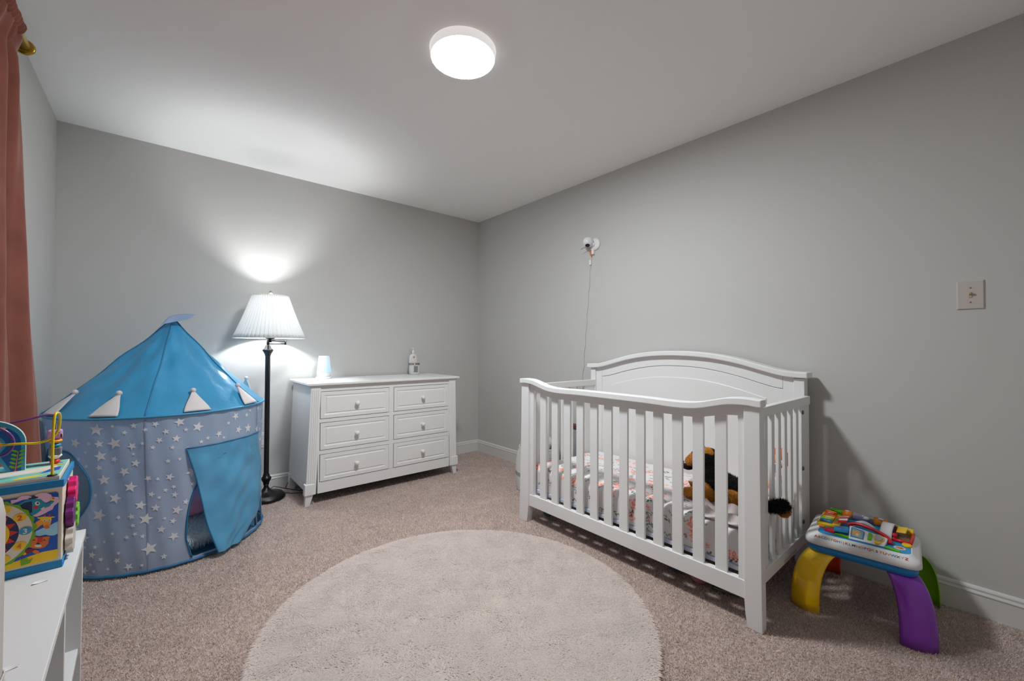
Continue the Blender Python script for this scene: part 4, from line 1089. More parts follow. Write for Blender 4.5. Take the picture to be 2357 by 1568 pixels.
it.append(('yel', zpoly([(560,640),(570,600),(735,600),(728,660),(600,670)])))
it.append(('yel', zpoly([(512,612),(560,605),(580,622),(540,634)]))); it.append(('yel', zpoly([(735,592),(788,598),(770,612),(735,612)])))
it.append(('red', zpoly([(618,595),(625,560),(645,560),(640,595)]))); it.append(('red', zpoly([(685,595),(695,552),(718,556),(708,595)])))
for (ex, ey) in ((632,660),(702,652)): it.append(('wh', zc(ex,ey,22,18))); it.append(('blk', zc(ex-2,ey,9,9)))
it.append(('tig', zc(660,755,42,24)))
it.append(('tig', zpoly([(425,900),(470,895),(520,905),(620,898),(690,890),(718,900),(700,930),(690,1000),(640,1055),(560,1075),(470,1075),(410,1050),(395,1000),(430,940)])))
it.append(('red', zpoly([(530,908),(610,900),(600,980),(525,985)]))); it.append(('blk', zc(540,1000,28,14)))
for (ex, ey) in ((475,955),(630,955)): it.append(('blk', zpoly([(ex-28,ey+18),(ex-10,ey-14),(ex+12,ey-14),(ex+28,ey+14),(ex+14,ey-2),(ex-10,ey-2)])))
it.append(('cream', zc(540,1035,55,20)))
it.append(('mar', zpoly([(255,1200),(300,1140),(380,1080),(470,1075),(480,1110),(400,1150),(320,1190)]))); it.append(('tig', zpoly([(455,1120),(500,1090),(560,1110),(560,1150),(490,1150)])))
it.append(('or', zc(340,1150,35,22)))
it.append(('grn', zpoly([(288,1210),(318,1255),(340,1240),(375,1190),(395,1250),(410,1260),(472,1205),(430,1290),(300,1332)])))
# clock dial
dcx, dcz = -.016, .102
sc_ = [(dcx+(.0785+.0020*math.sin(t*24))*math.cos(t), dcz+(.0785+.0020*math.sin(t*24))*math.sin(t)) for t in [2*PI*i/96 for i in range(96)]]
it.append(('grn', sc_)); it.append(('cream', circ(dcx,dcz,.0735,n=48))); it.append(('dk', circ(dcx,dcz,.0535,n=48)))
tri = []
for k in range(16):
    a = 2*PI*k/16; it.append(('red', [(dcx+.040*math.cos(a-.17), dcz+.040*math.sin(a-.17)), (dcx+.0525*math.cos(a), dcz+.0525*math.sin(a)), (dcx+.040*math.cos(a+.17), dcz+.040*math.sin(a+.17))]))
it.append(('yel', circ(dcx,dcz,.040,n=32)))
for k in range(12):
    a = PI/2-2*PI*k/12; it.append(('ir' if k in (3,9,6,0) else 'yel', circ(dcx+.0632*math.cos(a), dcz+.0632*math.sin(a), .0102, .0090, 18)))
b = B(); decals(b, it, -CWY-.0003, .00006); cl_(b.build('picture_panel', PAL, ac, weld=False))
def text_mesh(txt, size, col, name='lettering', align='CENTER', bold=.0):
    cu_ = bpy.data.curves.new('t', 'FONT'); cu_.body = txt; cu_.size = size; cu_.align_x = align; cu_.align_y = 'CENTER'; cu_.offset = bold; cu_.extrude = .0
    to = bpy.data.objects.new('t', cu_); S.collection.objects.link(to)
    dg = bpy.context.evaluated_depsgraph_get(); me = bpy.data.meshes.new_from_object(to.evaluated_get(dg)); me.name = name
    bpy.data.objects.remove(to); bpy.data.curves.remove(cu_); me.materials.clear(); me.materials.append(col); return me
def join_text(items, name, parent):
    """items: (mesh, matrix); joins letters into one lettering part"""
    bm = bmesh.new(); mats = []
    for me, mx in items:
        me.transform(mx); m = me.materials[0]
        if m not in mats: mats.append(m)
        k = len(bm.faces); bm.from_mesh(me); bm.faces.ensure_lookup_table()
        for f_ in bm.faces[k:]: f_.material_index = mats.index(m)
    out = bpy.data.meshes.new(name); bm.to_mesh(out); bm.free()
    for m in mats: out.materials.append(m)
    o = bpy.data.objects.new(name, out); S.collection.objects.link(o); o.parent = parent; return o
RXm = Matrix.Rotation(PI/2, 4, 'X')
tx = []
for k in range(12):
    a = PI/2-2*PI*k/12; n_ = str(12 if k == 0 else k)
    col = c_wh if k in (3,9,6,0) else (c_red if k != 4 else c_tig)
    tx.append((text_mesh(n_, .0155, col, bold=.0003), Matrix.Translation((dcx+.0632*math.cos(a), -CWY-.0085, dcz+.0632*math.sin(a))) @ RXm))
tx.append((text_mesh('5', .011, c_tig), Matrix.Translation((dcx+.031, -CWY-.0085, dcz-.002)) @ RXm))
o = join_text(tx, 'clock_numbers', ac); cl_(o)
# top print
zt_ = CH+.0093
tp_it = [('mint', [(-.095,-.094),(.095,-.094),(.095,.094),(-.095,.094)]), ('cream', [(-.095,-.060),(-.02,-.045),(.055,-.030),(.085,.0),(.080,.03),(.02,.02),(-.05,-.005),(-.095,-.02)]),
  ('wh', [(-.095,-.050),(-.02,-.036),(.040,-.020),(.055,-.004),(.0,.0),(-.05,-.012),(-.095,-.028)]), ('yel', [(.02,-.085),(.06,-.078),(.07,-.060),(.03,-.066)]), ('navy', [(.06,-.05),(.09,-.03),(.09,.01),(.075,.0)]),
  ('wh', circ(-.02,-.078,.022,.007)), ('yel', circ(-.02,-.078,.007,.003)), ('teal', [(-.02,.03),(.09,.05),(.085,.066),(.0,.055)]), ('ir', [(-.09,.03),(.0,.05),(.03,.07),(-.09,.06)]), ('pink', circ(.055,.066,.018,.006)), ('grn', [(-.095,-.088),(-.06,-.090),(-.05,-.075),(-.095,-.070)]), ('yel', [(.075,.03),(.092,.035),(.092,.048),(.07,.04)])]
b = B(); decals(b, tp_it, zt_, .00008, 'z', 1); cl_(b.build('top_print', PAL, ac, weld=False))
# arch panel
b = B(); out = []; inn = []
ax0, ay = -.040, .030
for i in range(25):
    t = PI*i/24; out.append((ax0+.068*math.cos(t), .070+.058*math.sin(t)))
outer = [(ax0+.068,0)]+out+[(ax0-.068,0)]
inner = [(ax0-.030,0),(ax0-.034,.020),(ax0-.022,.050)]+[(ax0+.032*math.cos(PI-PI*i/14), .062+.032*math.sin(PI-PI*i/14)) for i in range(15)]+[(ax0+.020,.045),(ax0+.040,.0)]
def arch_prism(o_, i_, y0, y1, mi):
    # strip between the outer and the inner outline
    N_ = 40
    def res(P_):
        P_ = np.array(P_); d = np.r_[0,np.cumsum(np.hypot(*np.diff(P_,axis=0).T))]; t = np.linspace(0,d[-1],N_)
        return np.c_[np.interp(t,d,P_[:,0]), np.interp(t,d,P_[:,1])]
    O, I_ = res(o_), res(i_[::-1]); bb = B(); vs = []; fs = []
    for k in range(N_): vs += [(O[k][0],y0,O[k][1]+CH+.009),(I_[k][0],y0,I_[k][1]+CH+.009),(I_[k][0],y1,I_[k][1]+CH+.009),(O[k][0],y1,O[k][1]+CH+.009)]
    for k in range(N_-1):
        for q in range(4): fs.append((k*4+q,(k+1)*4+q,(k+1)*4+(q+1)%4,k*4+(q+1)%4))
    fs += [(0,1,2,3),(N_*4-1,N_*4-2,N_*4-3,N_*4-4)]
    return bb.add(vs, fs, mi)
ar = cl_(arch_prism(outer, inner, ay-.012, ay, 0).build('arch_panel', cm('arch_edge',(196,210,200)), ac, bevel=.001))
cl_(arch_prism([(p[0]*1.0,p[1]) for p in outer], inner, ay-.0128, ay-.0122, 0).build('arch_face', c_ir, ar))
ins_o = [(ax0+.062,0)]+[(ax0+.061*math.cos(PI*i/24), .068+.050*math.sin(PI*i/24)) for i in range(25)]+[(ax0-.062,0)]
ins_i = [(ax0-.036,0),(ax0-.040,.02),(ax0-.028,.05)]+[(ax0+.038*math.cos(PI-PI*i/14), .062+.036*math.sin(PI-PI*i/14)) for i in range(15)]+[(ax0+.027,.045),(ax0+.047,.0)]
cl_(arch_prism(ins_o, ins_i, ay-.0134, ay-.0129, 0).build('arch_water', cm('print_midblue',(8,84,158)), ar))
lf = []
for k in range(5):
    for s in (-1,1):
        lf.append(('yel' if False else 'grn', circ(ax0+.0535+s*.0062+.001*k, CH+.009+.012+.0095*k, .0058, .0026, 10, rot=s*.6)))
lf.append(('tig', [(ax0+.0515,CH+.009),(ax0+.0535,CH+.009),(ax0+.0575,CH+.058),(ax0+.0565,CH+.058)]))
for (fx, fz) in ((.030,.112),(-.005,.119)):
    for q in (-.8,-.4,0,.4,.8): lf.append(('yel', circ(ax0+fx+.006*math.sin(q), CH+fz+.004*math.cos(q), .0045, .0014, 8, rot=PI/2-q)))
b = B(); decals(b, lf, ay-.0135, .00006); cl_(b.build('leaf_print', PAL, ar, weld=False))
# bead wires
yel_w = mat('yellow_wire',(232,204,20),.3,coat=.4); pur_w = mat('purple_wire',(112,60,140),.3,coat=.4)
def loc(p): # world -> cube local (before turning)
    q = Vector((p[0]-CCX, p[1]-CCY, p[2]-CZ)); q.rotate(Matrix.Rotation(-CA,3,'Z')); return tuple(q)
def spl(pts, n=8):
    P_ = [Vector(p) for p in pts]; out = []
    for i in range(len(P_)-1):
        p0, p1, p2, p3 = P_[max(i-1,0)], P_[i], P_[i+1], P_[min(i+2,len(P_)-1)]
        for k in range(n):
            t = k/n; out.append(.5*((2*p1)+(-p0+p2)*t+(2*p0-5*p1+4*p2-p3)*t*t+(-p0+3*p1-3*p2+p3)*t**3))
    out.append(P_[-1]); return out
yw = [(-2.792,-2.170,.790),(-2.792,-2.172,.860),(-2.791,-2.175,.915),(-2.789,-2.170,.939),(-2.785,-2.150,.9375),(-2.786,-2.135,.915),(-2.790,-2.130,.892),(-2.800,-2.130,.877),(-2.820,-2.130,.869),(-2.850,-2.130,.871),(-2.885,-2.120,.872),(-2.925,-2.10,.880),(-2.945,-2.09,.86),(-2.95,-2.09,.79)]
cl_(B().tube(spl([loc(p) for p in yw]), .0027, 10).build('yellow_wire', yel_w, ac))
pw_ = [(-2.812,-2.015,.795),(-2.812,-2.012,.900),(-2.818,-2.010,.920),(-2.862,-2.01,.911),(-2.904,-2.01,.904),(-2.935,-2.03,.915),(-2.925,-2.09,.925),(-2.895,-2.12,.917),(-2.870,-2.125,.900),(-2.860,-2.125,.877),(-2.866,-2.125,.855),(-2.885,-2.12,.845),(-2.93,-2.09,.85),(-2.96,-2.05,.82),(-2.962,-2.045,.79)]
cl_(B().tube(spl([loc(p) for p in pw_]), .0025, 10).build('purple_wire', pur_w, ac))
p0 = loc((-2.792,-2.170,.79)); cl_(B().lathe([(.0001,CH+.0095),(.0085,CH+.0095),(.0085,CH+.0115),(.0001,CH+.012)], 20, (p0[0],p0[1],0)).build('wire_cap', c_blk, ac))
# bead stack
q0 = loc((-2.806,-2.028,.80)); bx_, by_ = q0[0], q0[1]; zc0 = CH+.010
beads = [('red',.010,.012,'disc'),('wh',.011,.011,'cone'),('grey',.0,.019,'cube'),('teal',.011,.011,'disc'),('or',.013,.011,'disc'),('owl',.0155,.024,'owl')]
z = zc0; grey_b = cm('bead_grey',(120,120,122)); pk = cm('bead_pink',(206,150,200))
B_rod = cl_(B().tube([(bx_,by_,CH+.008),(bx_,by_,CH+.112)], .0016, 8).build('bead_rod', c_blk, ac))
for (cn, R, hh_, shp) in beads:
    zc_ = z+hh_/2
    if shp == 'disc': cl_(B().ball((bx_,by_,zc_), R, 20, sc=(1,1,hh_/2/R)).build('bead', PAL[IX[cn]], ac))
    elif shp == 'cone': cl_(B().lathe([(.0001,z),(.006,z),(R+.002,z+hh_*.7),(R+.001,z+hh_),(.0001,z+hh_)], 20, (bx_,by_,0)).build('bead', c_wh, ac))
    elif shp == 'cube': cl_(B().box(bx_-.0115,bx_+.0115,by_-.0115,by_+.0115,z,z+hh_).build('bead', grey_b, ac, bevel=.003, seg=3))
    else:
        cl_(B().box(bx_-.0145,bx_+.0125,by_-.010,by_+.010,z,z+hh_).build('bead', pk, ac, bevel=.005, seg=3))
        b = B(); fz = z+hh_/2
        decals(b, [('wh',circ(bx_+.001,fz+.004,.0035)),('wh',circ(bx_+.007,fz+.004,.0035)),('blk',circ(bx_+.001,fz+.004,.0012)),('blk',circ(bx_+.007,fz+.004,.0012)),('mar',circ(bx_-.004,fz-.004,.0022,.0055)),('mar',circ(bx_+.011,fz-.004,.0018,.0055)),('or',circ(bx_+.004,fz+.001,.0012))], by_-.0102, .00006)
        cl_(b.build('owl_print', PAL, ac, weld=False))
    z += hh_
# gears on the right side
def gear(cy, cz, R, thick, col, x0=CWX+.001, teeth=9):
    pts = []
    for i in range(teeth*8):
        t = 2*PI*i/(teeth*8); rr = R*(1+.10*math.sin(t*teeth)); pts.append((cy+rr*math.cos(t), cz+rr*math.sin(t)))
    return cl_(B().prism(pts, x0, x0+thick, 'x').build('gear', col, ac, bevel=.0008))
gear(-.012,.156,.031,.014, cm('gear_pink',(226,30,112)))
gear(-.050,.112,.033,.013, cm('gear_purple',(104,12,104)))
gear(.005,.088,.028,.016, cm('gear_green',(120,196,50)), x0=CWX+.0015)
gear(-.045,.048,.034,.013, cm('gear_cream',(206,196,186)), x0=CWX+.001)

# ------------------------------------------------------------------ white device at the near end of the shelf
dv = thing('air_purifier', 'tall pale grey plastic appliance with ribbed front at the left edge', 'air purifier', (-2.83,-2.86,SH))
def rrect(cx, cy, hx, hy, R, n=8):
    pts = []
    for (sx_, sy_, a0) in ((1,1,0),(-1,1,PI/2),(-1,-1,PI),(1,-1,1.5*PI)):
        for i in range(n+1):
            t = a0+PI/2*i/n; pts.append((cx+sx_*(hx-R)+R*math.cos(t), cy+sy_*(hy-R)+R*math.sin(t)))
    return pts
def loft(levels, smooth=True, mi=0, caps=True):
    b = B(); k = len(levels[0][0]); vs = []; fs = []
    for pts, z in levels: vs += [(p[0],p[1],z) for p in pts]
    for i in range(len(levels)-1):
        for q in range(k): fs.append((i*k+q, i*k+(q+1)%k, (i+1)*k+(q+1)%k, (i+1)*k+q))
    if caps: fs += [tuple(range(k-1,-1,-1)), tuple(range((len(levels)-1)*k, len(levels)*k))]
    return b.add(vs, fs, mi, smooth)
pv = mat('warm_grey_plastic',(196,188,182),.45)
dcx_, dcy_ = -2.835, -2.865
lv = [(rrect(dcx_,dcy_,.088,.062,.025),SH+.001),(rrect(dcx_,dcy_,.090,.064,.025),SH+.01),(rrect(dcx_,dcy_,.0895,.064,.025),.895),(rrect(dcx_,dcy_,.087,.062,.025),.913),(rrect(dcx_,dcy_,.080,.055,.024),.926),(rrect(dcx_,dcy_,.068,.043,.022),.931)]
loft(lv).build('housing', pv, dv)
for k in range(11):
    z = SH+.030+.0085*k
    loft([(rrect(dcx_,dcy_,.0905,.0648,.025),z),(rrect(dcx_,dcy_,.0918,.066,.025),z+.0012),(rrect(dcx_,dcy_,.0918,.066,.025),z+.0032),(rrect(dcx_,dcy_,.0905,.0648,.025),z+.0044)], caps=False).build('rib', pv, dv)
B().box(dcx_+.0755,dcx_+.0885,dcy_-.0652,dcy_-.0640,.728,.745).box(dcx_+.0755,dcx_+.0885,dcy_-.0652,dcy_-.0640,.750,.768).build('blue_sticker', mat('blue_sticker',(60,128,196),.4), dv)
rebase(dv)
# ------------------------------------------------------------------ toddler activity table
tt = thing('activity_table', 'toddler activity table with alphabet edge and four coloured curved legs', 'toy table', (-.28,-3.23,0))
tcx, tcy = -.283, -3.232
TT = math.radians(6)
P_wh = mat('table_white',(232,232,234),.38,coat=.2); P_bl = mat('table_blue',(6,132,204),.35,coat=.2); P_pan = mat('table_sky',(34,152,214),.4)
def TL(o):   # turn about the table centre
    o.data.transform(Matrix.Translation((tcx,tcy,0)) @ Matrix.Rotation(TT,4,'Z')); return o
# local axes: +x to the wall, y along the wall; hx depth half, hy width half
loft([(rrect(0,.006,.150,.158,.045),.232),(rrect(0,.006,.163,.172,.045),.237),(rrect(0,.006,.167,.175,.045),.273)], smooth=True).build('blue_base', P_bl, tt); TL(tt.children[-1])
sh_lv = [(rrect(0,.006,.170,0.179,.045),.268),(rrect(0,.006,.174,0.183,.045),.270),(rrect(0,.006,.174,0.183,.045),.282),(rrect(0,.006,.171,0.181,.044),.291),(rrect(0,.006,.164,0.175,.042),.2985),(rrect(.005,0,.151,.151,.034),.3095),(rrect(.006,0,.148,.149,.032),.3115),(rrect(.006,0,.146,.147,.030),.3115),(rrect(.006,0,.145,.146,.029),.3085)]
TL(loft(sh_lv).build('white_shell', P_wh, tt))
TL(loft([(rrect(.006,0,.145,.146,.030),.3088),(rrect(.006,0,.144,.145,.030),.3098)], smooth=False).build('play_surface', P_pan, tt))
def tl(x, y):    # measured plan point -> table plan coordinates
    a, c = x+.320, y+3.217
    return ((a*math.cos(TT)+c*math.sin(TT))*1.05+.006, (-a*math.sin(TT)+c*math.cos(TT))*.95)
def red(n='table_red'): return mat(n,(206,18,34),.35,coat=.2)
t_yel = mat('table_yellow',(240,196,6),.35,coat=.2); t_grn = mat('table_green',(96,190,14),.4); t_or = mat('table_orange',(232,134,24),.4); t_pur = mat('table_purple',(92,40,140),.4)
t_clear = mat('clear_roller',(190,190,196),.1,alpha=.35); t_lbl = mat('table_lightblue',(24,142,206),.35)
ZP = .3098
# legs: curved flared shells
def leg_(sx_, sy_, col, name='leg'):
    # centre line from under a corner out and down to the floor; cross-section is an open curved shell
    top = Vector((sx_*.100, sy_*.096, .245)); ft = Vector((sx_*(.207 if sx_ < 0 else .214), sy_*{(-1,1):.186,(-1,-1):.168,(1,1):.158,(1,-1):.186}[(sx_,sy_)], .0))
    out = Vector((sx_, sy_*.35, 0)).normalized(); sd = Vector((-sy_*.35, sx_*1.0, 0)).normalized()
    n, m_ = 22, 15; b = B()
    def pt(uu, vv):
        t = vv; k = math.sin(t*PI/2)                     # bows outward then drops
        c = top.lerp(ft, 0); h = .245*(1-t)+.003
        rad = .030+.128*math.sin(t*PI/2)**.85
        c = Vector((top.x,top.y,0))+ (Vector((ft.x-top.x, ft.y-top.y,0)))*(math.sin(t*PI/2)**.9)
        c.z = .245*(math.cos(t*PI/2)**.75)*(1) + .003*(t)
        wd = .048+.008*t
        ang = (uu-.5)*2*1.35
        p = c + sd*(wd*math.sin(ang)) + out*(.030*(math.cos(ang)-.6))
        return tuple(p)
    b.grid(pt, m_, n); o = b.build(name, col, tt, solid=.004); TL(o); return o
leg_(-1, 1, mat('leg_yellow',(250,202,0),.3,coat=.5)); leg_(-1,-1, mat('leg_purple',(132,48,182),.3,coat=.5))
leg_(1, 1, mat('leg_orange',(226,70,30),.3,coat=.5)); leg_(1,-1, mat('leg_green',(126,200,10),.3,coat=.5))
# toys on the surface -------------------------------------------------
def slab(pts, z0, z1, col, name, bev=.0015, ax='z'):
    return TL(B().prism([tl(*p) for p in pts], z0, z1, ax).build(name, col, tt, bevel=bev))
# flip book at the far-left corner with rainbow page
book = slab([(-.200,-3.040+.0),(-.205,-3.128),(-.370,-3.135),(-.375,-3.052)], ZP, ZP+.010, t_yel, 'book_tray', .003)
rb = [(216,40,30),(232,120,30),(236,200,30),(120,190,60),(20,120,180)]
for i, c in enumerate(rb):
    a0, a1 = i/5, (i+1)/5
    def L_(t, e): return (-.212-.140*t, (-3.050 if e == 0 else -3.096)-.008*t)
    slab([L_(a0,0),L_(a0,1),L_(a1,1),L_(a1,0)], ZP+.012, ZP+.0155, mat('rainbow_%d'%i, c, .4), 'rainbow_stripe', 0)
slab([(-.205,-3.046),(-.207,-3.090),(-.214,-3.096),(-.212,-3.050)], ZP+.010, ZP+.020, t_or, 'page_tab', .002)
slab([(-.238,-3.100),(-.240,-3.122),(-.340,-3.128),(-.338,-3.106)], ZP+.010, ZP+.0115, mat('book_picture',(170,120,60),.5,noise=(60,.5)), 'book_picture', 0)
for q in range(5):
    yy = -3.060-.003*q; xx = -.226-.028*q
    slab([(xx+.003,yy),(xx+.003,yy-.024),(xx-.003,yy-.025),(xx-.003,yy-.001)], ZP+.0156, ZP+.0160, mat('table_white2',(224,224,224),.4), 'page_line', 0)
# standing striped page
b = B()
for i in range(7):
    t0, t1 = i/7, (i+1)/7
    def pg(t, e):
        x = -.232-.098*t; y = (-3.124 if e == 0 else -3.156); z_ = ZP+.012+.024*math.sin(PI*(.15+.7*(1-t)))*(1 if e else .55); return (*tl(x,y), z_)
    b.add([pg(t0,0),pg(t0,1),pg(t1,1),pg(t1,0)], [(0,1,2,3)], i % 2)
TL(b.build('striped_page', [red(), mat('table_white2',(224,224,224),.4)], tt, solid=.003))
slab([(-.385,-3.062),(-.380,-3.088),(-.398,-3.090),(-.402,-3.068)], ZP, ZP+.006, t_or, 'orange_oval', .003)
# red car
slab([(-.430,-3.094),(-.412,-3.094),(-.400,-3.104),(-.398,-3.130),(-.412,-3.140),(-.436,-3.134)], ZP, ZP+.010, red(), 'toy_car', .003)
# blue handle page
b = B(); P4 = [(-.385,-3.122),(-.355,-3.168),(-.425,-3.180),(-.447,-3.134)]
o = slab(P4, ZP+.014, ZP+.019, t_lbl, 'blue_page', .003)
slab([(-.393,-3.134),(-.383,-3.158),(-.389,-3.161),(-.400,-3.137)], ZP+.0192, ZP+.0198, red('slot_red'), 'handle_slot', 0)
# green hills at the near edge
slab([(-.443,-3.134),(-.430,-3.150),(-.432,-3.184),(-.447,-3.186)], ZP, ZP+.008, t_grn, 'green_hill', .002)
slab([(-.438,-3.300),(-.424,-3.312),(-.436,-3.352),(-.444,-3.352)], ZP, ZP+.008, t_grn, 'green_hill', .002)
slab([(-.155,-3.055),(-.145,-3.120),(-.170,-3.118),(-.176,-3.065)], ZP, ZP+.016, t_grn, 'leafy_hill', .004)
slab([(-.165,-3.285),(-.150,-3.318),(-.170,-3.322),(-.185,-3.290)], ZP, ZP+.013, t_grn, 'leafy_hill', .004)
b = B()
for q in range(14):
    p_ = tl(-.158-.016*(q%2)-.001*q, -3.060-.0042*q); b.ball((p_[0],p_[1],ZP+.016),.0042,8)
TL(b.build('leaf_bumps', t_grn, tt))
# roller: two orange ends, clear barrel, purple core
def cyl_y(x, z_, ya, yb, R, col, name, bev=.001):
    b = B(); b.tube([(*tl(x,ya), z_),(*tl(x,yb), z_)], R, 24); return TL(b.build(name, col, tt))
cyl_y(-.196, ZP+.018, -3.118, -3.152, .019, t_or, 'roller_end'); cyl_y(-.190, ZP+.016, -3.232, -3.280, .018, t_or, 'roller_end')
cyl_y(-.193, ZP+.017, -3.152, -3.232, .018, t_clear, 'roller_barrel'); cyl_y(-.193, ZP+.012, -3.154, -3.230, .010, t_pur, 'roller_core')
for yy in (-3.134,-3.258):
    q_ = tl(-.200,yy); TL(B().ball((q_[0],q_[1],ZP+.034),.010,14,sc=(.6,1,.35)).build('roller_badge', P_wh, tt))
TL(B().ball((*tl(-.212,-3.206),ZP+.026),.010,14,sc=(1,1.2,.8)).ball((*tl(-.216,-3.196),ZP+.033),.005,10).build('puppy_face', mat('table_white2'), tt))
# white arch + red handset
b = B(); pth = [(*tl(-.288,-3.170-.085*i/14), ZP+.004+.024*math.sin(PI*i/14)) for i in range(15)]; b.tube(pth, .009, 12); TL(b.build('white_arch', P_wh, tt))
b = B(); pth = spl([(*tl(x,y),z_) for x,y,z_ in ((-.328,-3.162,ZP+.016),(-.325,-3.178,ZP+.026),(-.326,-3.205,ZP+.030),(-.335,-3.245,ZP+.028),(-.350,-3.285,ZP+.022),(-.366,-3.308,ZP+.014),(-.385,-3.316,ZP+.004))], 6)
b.tube(pth, .0075, 12); TL(b.build('red_handset', red(), tt))
# sloped white console with picture, button and dial
def console():
    A_, B2 = (-.448,-3.186), (-.432,-3.302); C2, D_ = (-.365,-3.306), (-.350,-3.172)
    v = [(*tl(*A_),ZP+.001),(*tl(*B2),ZP+.001),(*tl(*C2),ZP+.001),(*tl(*D_),ZP+.001),(*tl(*A_),ZP+.006),(*tl(*B2),ZP+.005),(*tl(*C2),ZP+.018),(*tl(*D_),ZP+.024)]
    b = B(); b.add(v, [(0,3,2,1),(4,5,6,7),(0,1,5,4),(1,2,6,5),(2,3,7,6),(3,0,4,7)]); return TL(b.build('console', P_wh, tt, bevel=.002)), v
con, cv = console()
def on_con(s_, t_, up=.0006):   # s_ along the width 0..1, t_ from the near to the far edge
    a = Vector(cv[4]).lerp(Vector(cv[5]), s_); c = Vector(cv[7]).lerp(Vector(cv[6]), s_); p = a.lerp(c, t_); return (p.x, p.y, p.z+up)
def cpatch(pts, col, name, up, th=.0):
    b = B(); lo = [on_con(s_,t_,.0) for s_,t_ in pts]; hi = [on_con(s_,t_,up) for s_,t_ in pts]; k = len(pts)
    b.add(lo+hi, [tuple(range(k,2*k))]+[(i,(i+1)%k,(i+1)%k+k,i+k) for i in range(k)]); return TL(b.build(name, col, con))
cpatch([(.05,.12),(.42,.12),(.42,.80),(.38,.88),(.08,.92),(.05,.86)], mat('screen_blue',(40,120,176),.3), 'picture_screen', .0012)
cpatch([(.08,.18),(.38,.18),(.38,.80),(.08,.84)], mat('screen_sky',(126,168,176),.4), 'picture_sky', .0015)
def cell(cs, ct, rs_, rt_, n=16): return [(cs+rs_*math.cos(q), ct+rt_*math.sin(q)) for q in [2*PI*i/n for i in range(n)]]
cpatch(cell(.23,.50,.085,.25), mat('bear_tan',(226,176,112),.5), 'picture_figure', .0018)
cpatch(cell(.23,.40,.035,.09), mat('table_white2'), 'picture_figure', .0021)
cpatch([(.09,.35),(.14,.30),(.16,.62),(.10,.70)], mat('picture_yellow',(232,180,60),.5), 'picture_figure', .0018)
cpatch([(.52,.20),(.62,.20),(.62,.78),(.52,.82)], t_grn, 'green_button', .006)
cpatch(cell(.80,.56,.125,.36,24), t_yel, 'dial_ring', .005); cpatch(cell(.80,.50,.095,.27,24), mat('dial_grey',(170,170,176),.3), 'dial_cap', .009); cpatch(cell(.80,.14,.080,.16,18), t_yel, 'dial_pad', .006)
# little white house arch with red door frame, yellow door
b = B()
hp = [(-.330,-3.272),(-.335,-3.312)]
def harch(uu, vv):
    t = PI*uu; x = -.265-.066*math.cos(t); z_ = ZP+.001+.040*math.sin(t)**.8; y = -3.272-.040*vv
    return (*tl(x,y), z_)
b.grid(harch, 24, 6); TL(b.build('house_arch', P_wh, tt, solid=.004))
ro = red('frame_red')
b = B(); b.tube([tuple(Vector((*tl(x,y),z_))) for x,y,z_ in ((-.330,-3.318,ZP+.006),(-.330,-3.345,ZP+.006),(-.332,-3.371,ZP+.006),(-.27,-3.371,ZP+.006),(-.205,-3.368,ZP+.006))], .0065, 10); b.tube([(*tl(-.330,-3.318),ZP+.006),(*tl(-.205,-3.312),ZP+.006)], .0075, 10); b.ball((*tl(-.315,-3.318),ZP+.018),.010,14); b.ball((*tl(-.225,-3.316),ZP+.018),.010,14)
TL(b.build('door_frame', ro, tt))
slab([(-.212,-3.318),(-.215,-3.362),(-.322,-3.364),(-.322,-3.322)], ZP, ZP+.004, mat('doorway_brown',(128,100,70),.4), 'doorway', 0)
b = B(); b.hexa([(*tl(-.285,-3.320),ZP+.022),(*tl(-.285,-3.320),ZP+.026),(*tl(-.285,-3.352),ZP+.026),(*tl(-.285,-3.352),ZP+.030),(*tl(-.215,-3.316),ZP+.022),(*tl(-.215,-3.316),ZP+.026),(*tl(-.215,-3.352),ZP+.028),(*tl(-.215,-3.352),ZP+.032)])
TL(b.build('yellow_door', t_yel, tt, bevel=.002))
slab([(-.185,-3.345),(-.185,-3.368),(-.222,-3.370),(-.222,-3.348)], ZP, ZP+.020, t_yel, 'yellow_post', .003)
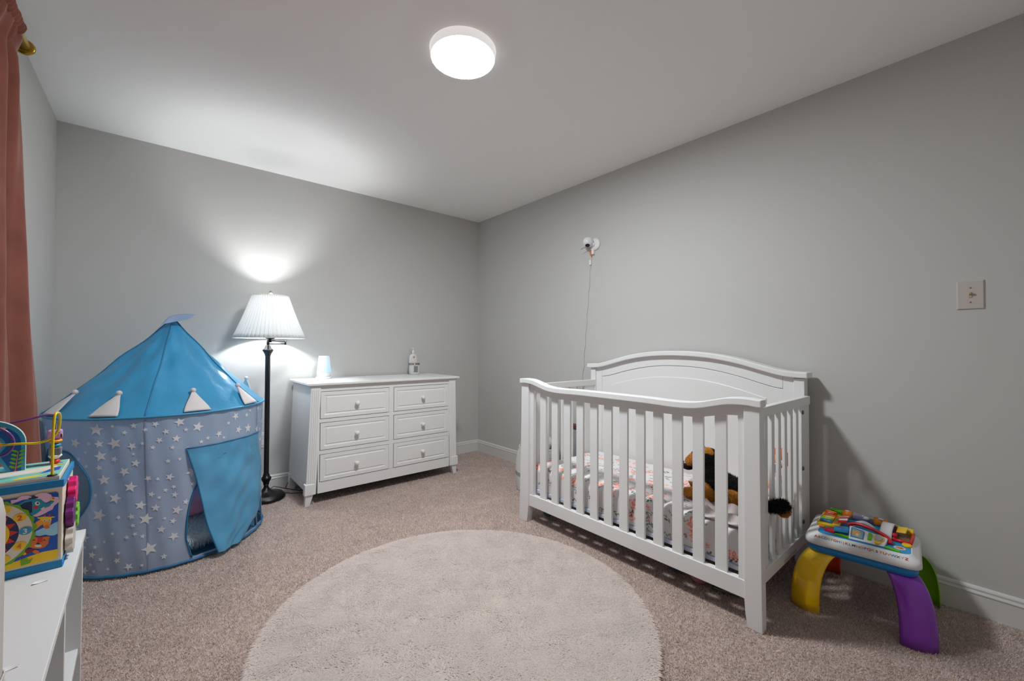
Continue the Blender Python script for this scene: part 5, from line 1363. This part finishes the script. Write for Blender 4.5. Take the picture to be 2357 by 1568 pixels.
slab([(-.345+.018*math.cos(q)-.004, -3.362+.016*math.sin(q)) for q in [2*PI*i/18 for i in range(18)]], ZP, ZP+.007, t_yel, 'door_mat', .002)
o = slab([(-.394+.016*math.cos(q), -3.345+.019*math.sin(q)) for q in [2*PI*i/18 for i in range(18)]], ZP, ZP+.002, mat('table_white2'), 'oval_sticker', 0)
slab([(-.394+.010*math.cos(q), -3.345+.013*math.sin(q)) for q in [2*PI*i/18 for i in range(18)]], ZP+.002, ZP+.0024, t_or, 'oval_sticker', 0)
slab([(-.395+.004*math.cos(q), -3.351+.005*math.sin(q)) for q in [2*PI*i/18 for i in range(18)]], ZP+.0024, ZP+.0028, red('sticker_red'), 'oval_sticker', 0)
# alphabet along the near slope (from the rim at x=-.172,z=.2955 up to x=-.150,z=.308)
cols = {'r':(196,30,44),'o':(214,132,50),'b':(30,128,180),'p':(92,56,110),'g':(150,184,112)}
seq = 'robpgorbgorbpgobrgpborobpgr'   # one colour per letter
seq = ['r','o','b','p','g','o','r','b','g','o','r','b','p','g','o','b','r','g','p','o','r','o','b','p','g','r']
tx = []
pA = Vector((-.164,0,.2985)); pB = Vector((-.146,0,.3095)); upv = (pB-pA).normalized(); rt = Vector((0,-1,0)); nv = rt.cross(upv).normalized()
Lm = Matrix((rt, upv, nv)).transposed().to_4x4()
wds = {'I':.55,'J':.7,'M':1.25,'W':1.35,'L':.8,'E':.8,'F':.8}
tot = sum(wds.get(c,1) for c in 'ABCDEFGHIJKLMNOPQRSTUVWXYZ'); cur = 0; span = .292
for ch, k in zip('ABCDEFGHIJKLMNOPQRSTUVWXYZ', seq):
    wch = wds.get(ch,1); s_ = (cur+wch/2)/tot; cur += wch
    y = .153-span*s_; m4 = Lm.copy(); m4.translation = pA.lerp(pB, .22)+Vector((0,y,0))+nv*.0009
    tx.append((text_mesh(ch, .0160, mat('letter_'+k, cols[k], .4), bold=.00018), m4))
TL(join_text(tx, 'alphabet_letters', tt))
# raised decoration line near the purple foot etc. is part of the leg shells
rebase(tt)
for o in bpy.data.objects:
    if o.name.startswith('activity_cube'): pass
